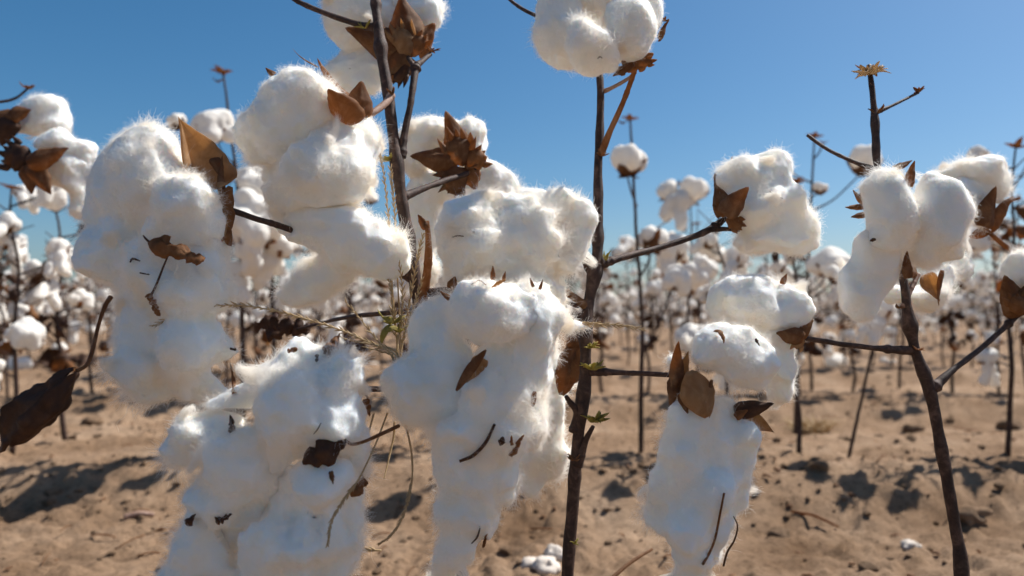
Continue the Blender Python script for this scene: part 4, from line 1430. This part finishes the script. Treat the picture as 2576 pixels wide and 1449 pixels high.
me.polygons.foreach_set('material_index', g_m)
me.polygons.foreach_set('use_smooth', [True] * len(pyf))
me.update()
far = link('far_cotton_rows', me)
tag(far, 'distant rows of white flecked cotton merging towards the horizon', 'cotton field', kind='stuff')
print('far tris', len(pyf))

# ------------------------------------------------------------------ bits caught in the lint
CAMV = Vector(C0)


def lint_depth(px, py, default=.44):
    dv = Vector(FWD + (px - CX) / FPX * RGT + (CY - py) / FPX * UPV)
    L = dv.length
    best = None
    for t in LINT_BVH:
        h = t.ray_cast(CAMV, dv / L, 1.5)
        if h[0] is not None and (best is None or h[3] < best):
            best = h[3]
    return default if best is None else best / L - .0022


def scrap(label, a, b, w, mat='leaf', prof='scrap', name='leaf_scrap', n=(0.2, -1, .2), cat='leaf scrap', depth=None, **kw):
    d1 = depth or lint_depth(*a)
    d2 = depth or lint_depth(*b)
    if abs(d1 - d2) > .03:
        d1 = d2 = min(d1, d2)
    kw.setdefault('bulge', .28)
    kw.setdefault('crinkle', .18)
    kw.setdefault('jag', .5)
    kw.setdefault('tipcurl', .15)
    kw.setdefault('nu', 16)
    w = w * (.72 if w < 30 else 1)
    kw.setdefault('thick', .0004)
    v, f = sheet(P(*a, d1), P(*b, d2), w * d1 / FPX, n, prof=prof, **kw)
    return tag(part(name, v, f, M[mat], None), label, cat, 'dry bits caught in the lint')


def twiglet(label, pts, r, mat='leaf', name='dry_twig', depth=None, cat='twig'):
    q = [P(x, y, depth or lint_depth(x, y)) for x, y in pts]
    dm = np.median([np.linalg.norm(t - C0) for t in q])
    q = [t if abs(np.linalg.norm(t - C0) - dm) < .02 else C0 + unit(t - C0) * dm for t in q]
    v, f = tube(q, r, 6, 8 * len(q), .0004, int(pts[0][0]))
    return tag(part(name, v, f, M[mat], None), label, cat, 'dry bits caught in the lint')


# rust coloured curled leaf with a stalk, on the long boll at left
lf = empty('curled_leaf', P(430, 625, lint_depth(430, 640)))
tag(lf, 'curled rust brown leaf with a thin stalk lying on the long hanging boll', 'leaf')
dl = min(lint_depth(x, y) for x, y in ((420, 640), (470, 640), (500, 655), (400, 700), (385, 745), (392, 780))) - .001
for nm, a_, b_, w_, mt, pr in [('blade', (375, 610), (470, 640), 58, 'leaf_orange', 'leaf'), ('blade', (440, 628), (508, 660), 36, 'leaf_orange', 'scrap')]:
    v, f = sheet(P(*a_, dl), P(*b_, dl - .003), w_ * dl / FPX, (.1, -.8, .6), bulge=.35, crinkle=.2, jag=.45, prof=pr, seed=int(a_[0]), nu=18, nv=11, thick=.0004)
    part(nm, v, f, M[mt], lf)
for pts_, r_ in [([(378, 612), (366, 600), (360, 592)], [.0008, .0006, .0003]), ([(424, 640), (408, 680), (392, 720), (380, 744)], [.0005, .0006, .0007, .0007])]:
    v, f = tube([P(x, y, dl) for x, y in pts_], r_, 6, 16, .0004, 3)
    part('stalk', v, f, M['leaf'], lf)
for a_, b_, w_ in [((372, 740), (388, 765), 18), ((384, 762), (400, 795), 14)]:
    v, f = sheet(P(*a_, dl), P(*b_, dl), w_ * dl / FPX, (.3, -1, 0), prof='scrap', crinkle=.3, jag=.4, thick=.0004, seed=int(a_[0]))
    part('blade_tip', v, f, M['leaf_orange'], lf)

twiglet('tiny black curved fleck on the long hanging boll above its twin', [(327, 660), (334, 651), (352, 656)], [.0004, .0007, .0003])
twiglet('tiny dark straight fleck on the long hanging boll below the curved one', [(350, 686), (362, 688), (374, 690)], [.0004, .0004, .0003])
scrap('tiny dark leaf speck on the right flank of the long hanging boll', (578, 877), (592, 880), 7)
# on the big soft boll at the lower edge
scrap('dark pointed seed husk on the upper left of the big soft boll', (585, 1088), (582, 1052), 24, 'leaf', 'valve', seed=4)
scrap('hooked brown curl beside the gap at the left of the big soft boll', (588, 992), (594, 962), 16, 'bur', 'valve', tipcurl=.5, seed=5)
scrap('small brown curl on the top left of the big soft boll', (724, 884), (748, 878), 12, 'bur', seed=6)
scrap('small dark scale near the top of the big soft boll', (798, 892), (796, 915), 9, 'leaf', seed=7)
scrap('tan ragged bract standing on the top right of the big soft boll', (820, 896), (850, 850), 30, 'leaf_orange', 'valve', seed=8)
scrap('tan bract lobe lying flat on the top right of the big soft boll', (842, 880), (882, 886), 22, 'bur_pale', 'valve', seed=9)
scrap('rust leaf point on the upper right rim of the big soft boll', (918, 1004), (930, 1048), 26, 'leaf_orange', 'valve', seed=10)
twiglet('fine brown thread above the rust leaf point on the soft boll', [(895, 988), (918, 992), (930, 1010)], [.0003, .0005, .0006], 'bur')
d_ = min(lint_depth(840, 1130), lint_depth(800, 1150)) - .001
lf = tag(empty('crumpled_leaf', P(820, 1140, d_)), 'dark crumpled leaf at the end of a twig on the big soft boll', 'leaf')
v, f = sheet(P(872, 1104, d_), P(766, 1164, d_), 58 * d_ / FPX, (.35, -.8, .45), bulge=.12, fold=.35, crinkle=.10, jag=.45, prof='leaf', nu=22, nv=11, seed=11, thick=.0004, tipcurl=.1)
part('blade', v, f, M['leaf'], lf)
v, f = tube([P(868, 1106, d_), P(884, 1118, d_ + .001), P(915, 1112, d_ + .004), P(960, 1092, d_ + .012), P(1003, 1072, d_ + .022)], [.0006, .0008, .0009, .0010, .0011], 7, 40, .0003, 5)
part('twig', v, f, M['bur'], lf)
scrap('small rust sliver below the dark crumpled leaf', (832, 1186), (838, 1220), 12, 'bur', 'valve', seed=12)
scrap('brown ragged leaf at the right rim of the big soft boll', (908, 1186), (886, 1252), 46, 'leaf_orange', 'leaf', seed=13, nu=18, jag=.6)
scrap('dark curled husk at the left foot of the big soft boll', (472, 1320), (494, 1292), 22, 'leaf', 'valve', seed=14, bulge=.4, arch=.35)
scrap('brown torn leaf bit low on the big soft boll', (542, 1310), (584, 1294), 26, 'leaf', 'valve', seed=15, jag=.7)
twiglet('hair thin dark splinter in the middle of the big soft boll', [(790, 1092), (800, 1080), (808, 1065)], [.0002, .0003, .0002])
# on the centre bolls
twiglet('bent dark twig lying across the long beard below centre', [(1155, 1160), (1190, 1145), (1222, 1112), (1245, 1066)], [.0008, .0010, .0009, .0007], 'leaf')
scrap('dark round seed scale on the beard right of the bent twig', (1258, 1120), (1266, 1098), 18, 'leaf', 'leaf', seed=21)
scrap('brown hooked bract on the beard below centre', (1288, 1120), (1284, 1092), 10, 'bur', 'valve', seed=22, tipcurl=.4)
scrap('rust three-cornered scrap at the right rim of the beard', (1285, 1148), (1310, 1110), 20, 'leaf_orange', 'valve', seed=23)
scrap('rust narrow scrap at the right rim of the beard above the three-cornered one', (1298, 1118), (1318, 1094), 12, 'leaf_orange', 'valve', seed=24)
scrap('tan wedge shaped leaf chip on the right flank of the centre boll', (1340, 1022), (1344, 984), 22, 'bur', 'bract', seed=25, jag=.1, crinkle=.06)
twiglet('thin brown sliver low on the beard, left of a rust one', [(1186, 1368), (1200, 1352), (1207, 1330)], [.0003, .0006, .0003], 'leaf')
scrap('thin rust curl low on the beard near its right rim', (1216, 1375), (1224, 1328), 9, 'bur', 'valve', seed=26)
twiglet('short wavy dark fleck on the broad centre boll', [(1136, 598), (1150, 594), (1166, 595)], [.0003, .0004, .0003])
scrap('pale curled bract lying on top of the ball shaped boll', (1238, 722), (1272, 704), 9, 'bur_pale', 'leaf', seed=27, arch=.2)
twiglet('fine brown fibre on top of the ball shaped boll', [(1185, 715), (1205, 705), (1222, 716)], [.0003, .0004, .0003], 'bur')
# on the bolls at right
scrap('rust curled leaf chip on the lower puffy boll right of centre', (1802, 834), (1818, 870), 24, 'leaf_orange', 'valve', seed=31, arch=.3)
scrap('small dark husk on the puffy boll right of the rust chip', (1900, 852), (1910, 872), 8, 'leaf', 'valve', seed=32)
twiglet('straight thin twig hanging on the white beard right of centre', [(1822, 1240), (1812, 1290), (1800, 1350), (1785, 1390), (1768, 1420)], [.0006, .0006, .0007, .0007, .0008], 'bur')
twiglet('curved thin twig at the right rim of the white beard', [(1845, 1300), (1855, 1325), (1848, 1360), (1830, 1390), (1820, 1425)], [.0003, .0004, .0005, .0006, .0006], 'leaf')
twiglet('dark splinter on the boll right of the straight stem', [(1936, 482), (1952, 494), (1968, 500)], [.0004, .0006, .0003])
scrap('tiny dark scale on the left lock of the two-lobed boll', (2190, 606), (2206, 601), 8, 'leaf', 'leaf', seed=33)
twiglet('tiny dark fleck on the round smooth boll at the upper edge', [(1502, 148), (1508, 144), (1514, 147)], [.0003, .0004, .0003])

# big dead leaf hanging at the left
dlf = .40
lf = empty('dead_leaf', P(190, 932, dlf))
tag(lf, 'large dark folded dead leaf hanging by its stalk at the left edge', 'leaf')
v, f = sheet(P(195, 932, dlf), P(2, 1138, dlf + .01), 96 * dlf / FPX, (-.5, -.5, .6), bulge=.15, fold=.55, crinkle=.14, jag=.36, prof='leaf', nu=34, nv=15, seed=3, arch=.05, thick=.0005)
part('blade', v, f, M['leaf'], lf)
v, f = sheet(P(192, 934, dlf - .002), P(30, 1120, dlf), 80 * dlf / FPX, (.6, -.5, -.4), bulge=.2, fold=.4, crinkle=.14, jag=.34, prof='leaf', nu=34, nv=13, seed=9, arch=.04, thick=.0005)
part('blade', v, f, M['leaf'], lf)
v, f = tube([P(278, 748, .43), P(262, 775, .425), P(246, 825, .42), P(234, 880, .41), P(218, 918, .404), P(192, 934, .40)], [.0014, .0011, .0009, .0009, .0010, .0012], 8, 40, .0005, 4)
part('stalk', v, f, M['stem_pale'] if False else M['bur'], lf)

# dark crumpled leaves further back between the bolls
for i, (x, y, d, w, lab) in enumerate([(690, 820, .62, 110, 'dark crumpled dead leaf behind the gap left of the dry grass')]):
    lf = empty('crumpled_leaf', P(x, y, d))
    tag(lf, lab, 'leaf')
    for j in range(3):
        v, f = sheet(P(x - 50 + 30 * j, y + 10 * (j % 2), d), P(x + 10 + 40 * j, y - 20 + 14 * j, d), 60 * d / FPX, (.2 * j - .2, -1, .3), prof='scrap', crinkle=.3, jag=.5, seed=40 + j, nu=14, nv=9)
        part('blade', v, f, M['leaf'], lf)
v, f = tube([P(740, 830, .62), P(800, 815, .6), P(860, 800, .56), P(1040, 780, .512)], [.0010, .0012, .0014, .002], 6, 24, .0005, 8)
part('branch', v, f, M['stem'], A)

# ------------------------------------------------------------------ dry grass
def stalk(parent, pts, r, heads=0, hs=10, from_t=.45, seed=0, mat='straw', dense=.1):
    """one grass stalk with its spikelets"""
    q = [P(*t) for t in pts]
    v, f = tube(q, [r, r * .9, r * .7, r * .35], 6, 10 * len(q), .0004, seed)
    o = part('grass_stalk', v, f, M[mat], parent)
    if heads:
        c = catmull(q, 200)
        g = Geo()
        rn = random.Random(seed)
        for i in range(heads):
            t = from_t + (1 - from_t) * (i + rn.random() * .6) / heads
            k = min(198, int(t * 199))
            b = c[k]
            tan = unit(c[k + 1] - c[k])
            sd = unit(np.cross(tan, [rn.uniform(-.3, .3), -1, rn.uniform(-.3, .3)])) * (1 if i % 2 else -1)
            s_ = hs * pts[0][2] / FPX * rn.uniform(.7, 1.2) * (1.1 - .5 * t)
            T = b + (tan * 1.0 + sd * rn.uniform(.25, .55) + np.array([0, rn.uniform(-.2, .2), 0])) * s_
            g.add(*sheet(b, T, s_ * .17, (0, -1, .2), prof='valve', bulge=.5, thick=.0002, crinkle=.05, nu=5, nv=4, seed=i))
        me_o = part('spikelets', g.verts(), g.f, M[mat], o)
        me_o['kind'] = 'stuff'
        me_o.location = Vector(g.verts().mean(0)) - wpos(o)
    return o


gb = foot(1150, 1449, .53)
GR = tag(empty('dry_grass', gb), 'tuft of dry straw coloured grass with seed heads beside the dark stem', 'grass')
gx, gy = 1003, 890
base_pts = [(1150, 1700, .53), (1120, 1250, .53), (1075, 1060, .52)]
for i, (pts_, hd, hs_, ft) in enumerate([
    ([(1006, 1000, .495), (1000, 880, .49), (985, 700, .49), (978, 560, .49), (966, 440, .49), (950, 372, .49)], 34, 22, .5),
    ([(1006, 1000, .49), (1008, 860, .49), (1000, 700, .49), (995, 560, .49), (988, 480, .49), (982, 420, .49)], 30, 22, .5),
    ([(1004, 1000, .48), (1010, 880, .48), (1030, 760, .48), (1048, 660, .48), (1066, 585, .48)], 28, 24, .4),
    ([(1002, 1000, .48), (1002, 880, .478), (990, 800, .478), (985, 740, .478), (975, 690, .478)], 24, 22, .4),
    ([(1002, 1000, .48), (1006, 900, .475), (1024, 820, .475), (1044, 760, .475), (1062, 700, .475)], 24, 22, .4),
    ([(1002, 1000, .47), (998, 890, .47), (1010, 800, .47), (1012, 720, .47), (1004, 660, .47)], 20, 20, .4),
    ([(1006, 1000, .46), (1000, 892, .455), (940, 866, .452), (860, 832, .45), (760, 800, .445), (660, 776, .44), (560, 768, .435), (460, 788, .43), (382, 822, .425)], 64, 20, .2),
    ([(1004, 960, .455), (985, 896, .45), (945, 850, .45), (905, 800, .448), (868, 758, .445)], 12, 20, .5),
    ([(1000, 960, .45), (990, 900, .45), (960, 885, .45), (910, 872, .45)], 8, 16, .3),
    ([(1004, 960, .45), (1000, 900, .45), (950, 870, .448), (890, 858, .446), (850, 845, .445)], 8, 14, .4)]):
    stalk(GR, base_pts + pts_, .0007, hd, hs_, (len(base_pts) + ft * len(pts_)) / (len(pts_) + 3), 300 + i)
for i, (pts_, hd, hs_, ft, r_) in enumerate([
    ([(1010, 1040, .45), (1026, 1090, .435), (1036, 1160, .43), (1032, 1230, .425), (1012, 1300, .42), (985, 1345, .42), (952, 1370, .42)], 44, 15, .45, .0006),
    ([(992, 1060, .46), (990, 1100, .46), (976, 1160, .455), (966, 1205, .45)], 0, 0, 0, .0008),
    ([(975, 1040, .44), (945, 1120, .42), (905, 1200, .40), (870, 1250, .395), (835, 1310, .392), (824, 1372, .39)], 50, 15, .45, .0005),
    ([(960, 1384, .43), (920, 1382, .43), (880, 1380, .43), (848, 1374, .43)], 26, 18, .1, .0006),
    ([(940, 1040, .45), (930, 1080, .44), (922, 1110, .44)], 0, 0, 0, .0006)]):
    stalk(GR, pts_, r_, hd, hs_, ft, 330 + i)
# green wilted shoot beside the tuft
bud(GR, 985, 815, .47, 50, 71, 7)
bud(GR, 1000, 835, .47, 34, 72, 6)
for i, (a_, b_) in enumerate([((985, 815), (955, 862)), ((990, 812), (968, 798)), ((1000, 825), (960, 835))]):
    v, f = sheet(P(*a_, .468), P(*b_, .465), 16 * .47 / FPX, (0, -1, .5), prof='leaf', arch=.2, tipcurl=-.3, crinkle=.1, thick=.0003, seed=i)
    part('shoot_leaf', v, f, M['bud'], GR)
# single seed head crossing the straight stem
G2 = tag(empty('grass_seed_head', P(1410, 815, .465)), 'single straw seed head poking out right across the straight dark stem', 'grass')
stalk(G2, [(1330, 812, .472), (1410, 815, .468), (1480, 816, .465), (1550, 818, .465), (1622, 829, .465)], .0006, 34, 22, .35, 351)
v, f = lint_surface([(P(1440, 820, .466), (.006, .003, .003), 0), (P(1460, 824, .466), (.004, .002, .002), 0)], .0008, .001, .001, .006, .0008, .004, 77, .002)
tuft = empty('lint_wisp', P(1450, 820, .466))
tag(tuft, 'small grey wisp of lint caught on the straw seed head', 'lint')
part('lint_lock', v, f, M['lint'], tuft)
pts_, r_ = fibres(v, f, 400, .003, RNG)
curves_object('lint_fibres', pts_, r_, M['fibre'], tuft)

# ------------------------------------------------------------------ things lying on the soil
def lump(c, r, seed, squash=.7, sub=2, rough=.35):
    import bmesh
    bm = bmesh.new()
    bmesh.ops.create_icosphere(bm, subdivisions=sub, radius=1)
    v = np.array([q.co[:] for q in bm.verts])
    f = [tuple(q.index for q in t.verts) for t in bm.faces]
    bm.free()
    k = 1 + rough * fbm(v * 1.3 + seed * 3.1, seed, 3) * 1.6
    v = v * k[:, None] * np.array([r, r * .9, r * squash])
    return v + c, f


# crumbled clods: nobody could count them
rn = random.Random(77)
cg_v, cg_f, n0 = [], [], 0
protos = [lump(np.zeros(3), 1.0, 500 + i, .65, 1 if i < 6 else 2, .5) for i in range(8)]
NC = 4200
cy_ = .62 * (6.5 / .62) ** np.array([rn.random() for _ in range(NC)])
cx_ = np.array([rn.uniform(-.75, .75) for _ in range(NC)]) * cy_
cz_ = ground_h(cx_, cy_)
for x, y, z in zip(cx_, cy_, cz_):
    ph = abs(((y - ROW0) / ROWGAP + .5) % 1 - .5) * 2
    if rn.random() > (.35 + .65 * math.exp(-((ph - .45) / .25) ** 2)):
        continue
    s_ = min(.013, .0019 * math.exp(abs(rn.gauss(0, .75))))
    v, f = protos[rn.randrange(6)]
    a = rn.uniform(0, 6.28)
    R = np.array([[math.cos(a), -math.sin(a), 0], [math.sin(a), math.cos(a), 0], [0, 0, 1]])
    cg_v.append(v @ R.T * s_ * np.array([1, rn.uniform(.7, 1.3), 1]) + np.array([x, y, z + s_ * .25]))
    cg_f += [tuple(q + n0 for q in t) for t in f]
    n0 += len(v)
o = link('soil_crumbs', mesh_of('soil_crumbs', np.vstack(cg_v), cg_f, False), None, M['clod'])
tag(o, 'crumbled clods and grit scattered over the dry soil', 'soil', kind='stuff')
# broken stalks and leaf crumbs on the soil: nobody could count them
g = Geo()
NL = 420
ly = .66 * (5.0 / .66) ** np.array([rn.random() for _ in range(NL)])
lx = np.array([rn.uniform(-.75, .75) for _ in range(NL)]) * ly
lz = ground_h(lx, ly)
for i, (x, y, z) in enumerate(zip(lx, ly, lz)):
    a = rn.uniform(0, 6.28)
    dv_ = np.array([math.cos(a), math.sin(a), rn.uniform(-.1, .2)])
    q = np.array([x, y, z + .003])
    if i % 3 == 0:
        L_ = rn.uniform(.012, .05)
        g.add(*tube([q, q + dv_ * L_ * .5 + [0, 0, .003], q + dv_ * L_], [rn.uniform(.0006, .0013)] * 2, 5, 4))
    else:
        g.add(*sheet(q, q + dv_ * rn.uniform(.006, .018), rn.uniform(.004, .010), (rn.uniform(-.5, .5), rn.uniform(-.5, .5), 1), prof='leaf', crinkle=.3, jag=.5, fold=.3, thick=.0003, nu=6, nv=5, seed=i))
o = link('field_litter', mesh_of('field_litter', g.verts(), g.f), None, M['bur'])
tag(o, 'crumbs of dead leaf and broken stalk strewn over the soil', 'litter', kind='stuff')
# larger clods
for i, (px, py, r_, lab) in enumerate([
    (2060, 1195, .022, 'rough dark clod on the bank right of the long white beard'),
    (2300, 1085, .022, 'dark clod left of the leaning brown stem'),
    (1960, 1255, .014, 'small dark clod near the foot of the white beard'),
    (2440, 1225, .022, 'pale rounded clod right of the leaning brown stem'),
    (2545, 1060, .030, 'dark clod at the right edge behind the bare stem'),
    (235, 1045, .024, 'dark clod right of the hanging dead leaf'),
    (2010, 1080, .018, 'small clod at the foot of the stem right of the beard')]):
    q = G(px, py)
    v, f = lump(q + np.array([0, 0, r_ * .2]), r_, 20 + i, .6, 3, .5)
    tag(part('soil_clod', v, f, M['clod'] if i != 3 else M['soil'], None), lab, 'clod', 'larger clods on the soil')
for i, (px, py, r_, lab) in enumerate([(1350, 1432, .020, 'knobbly whitish stone at the lower edge left of the straight stem'), (1400, 1405, .015, 'small whitish stone touching the straight stem at the lower edge'),
                                       (2290, 1372, .010, 'little pale pebble low at right beside the leaning stem'), (2235, 945, .03, 'pale rounded stone on the far bed at right')]):
    q = G(px, py)
    g = Geo()
    for j in range(3):
        g.add(*lump(q + np.array([rn.uniform(-.6, .6) * r_, rn.uniform(-.4, .4) * r_, r_ * .3]), r_ * rn.uniform(.6, .9), 60 + i * 4 + j, .75, 3, .5))
    tag(part('pale_stone', g.verts(), g.f, M['caliche'], None), lab, 'stone', 'pale stones on the soil')
# fallen lint
for i, (px, py, r_, lab) in enumerate([(45, 935, .055, 'clump of fallen white lint on the soil at the left edge'), (183, 885, .050, 'curved tuft of white lint hanging low behind the dead leaf stalk'),
                                       (2100, 935, .05, 'low tuft of fallen lint on the far bed right of the beard'), (930, 780, .05, 'blurred tuft of fallen lint left of the dry grass'), (948, 915, .05, 'fallen lint tuft on the soil under the dry grass')]):
    q = G(px, max(py, 880))
    if i == 1:
        bl = [(q + np.array([0, 0, .04 + .035 * j]), (.03, .028, .035), 0) for j in range(4)]
    else:
        bl = [(q + np.array([rn.uniform(-.6, .6) * r_, rn.uniform(-.3, .3) * r_, r_ * .35]), (r_ * .6, r_ * .5, r_ * .5), 0) for j in range(4)]
    v, f = lint_surface(bl, .006, .005, .005, .03, .003, .012, 400 + i, .008)
    tag(part('fallen_lint', v, f, M['lint_far'], None), lab, 'lint', 'fallen lint')
# sticks
for i, (a_, b_, r_, lab, mt) in enumerate([((312, 1228), (388, 1268), .0045, 'short weathered stick on the soil near the left foot of the soft boll', 'stem_pale'),
                                           ((1990, 1225), (2110, 1290), .0022, 'thin reddish stick lying on the bank at right', 'bur')]):
    q1, q2 = G(*a_), G(*b_)
    v, f = tube([q1 + [0, 0, .004], (q1 + q2) / 2 + [0, 0, .008], q2 + [0, 0, .004]], [r_, r_ * .9, r_ * .7], 7, 14, .001, i)
    tag(part('dry_stick', v, f, M[mt], None), lab, 'stick')
v, f = tube([P(1530, 1462, .62), P(1590, 1412, .64), P(1640, 1382, .66)], [.0016, .0015, .0012], 7, 14, .0006, 3)
tag(part('dry_stick', v, f, M['bur'], None), 'thin brown stick slanting up from the lower edge right of the straight stem', 'stick')
# dry weed clump behind the bearded boll
q = G(2045, 1062)
W = tag(empty('dry_weed', q), 'clump of dry brown weed at the foot of the stem right of the beard', 'weed')
g = Geo()
for i in range(120):
    a = rn.uniform(0, 6.28)
    T = q + np.array([math.cos(a) * rn.uniform(.02, .09), math.sin(a) * rn.uniform(.02, .07), rn.uniform(.015, .06)])
    g.add(*sheet(q + np.array([rn.uniform(-.02, .02), rn.uniform(-.02, .02), 0]), T, .004, (math.cos(a), math.sin(a), 1), prof='leaf', arch=.15, thick=.0003, nu=6, nv=3, seed=i))
o = part('dry_blades', g.verts(), g.f, M['straw'], W)
o['kind'] = 'stuff'
q = G(160, 925)
W = tag(empty('leaf_litter', q), 'dark heap of dead leaves on the soil left of the hanging dead leaf', 'leaf litter')
g = Geo()
for i in range(60):
    a = rn.uniform(0, 6.28)
    c = q + np.array([rn.gauss(0, .07), rn.gauss(0, .05), rn.uniform(.0, .05)])
    g.add(*sheet(c, c + np.array([math.cos(a), math.sin(a), rn.uniform(-.3, .5)]) * .045, .035, (rn.uniform(-1, 1), rn.uniform(-1, 0), 1), prof='leaf', crinkle=.3, jag=.4, thick=.0005, nu=7, nv=6, seed=i))
o = part('dead_leaves', g.verts(), g.f, M['leaf'], W)
o['kind'] = 'stuff'
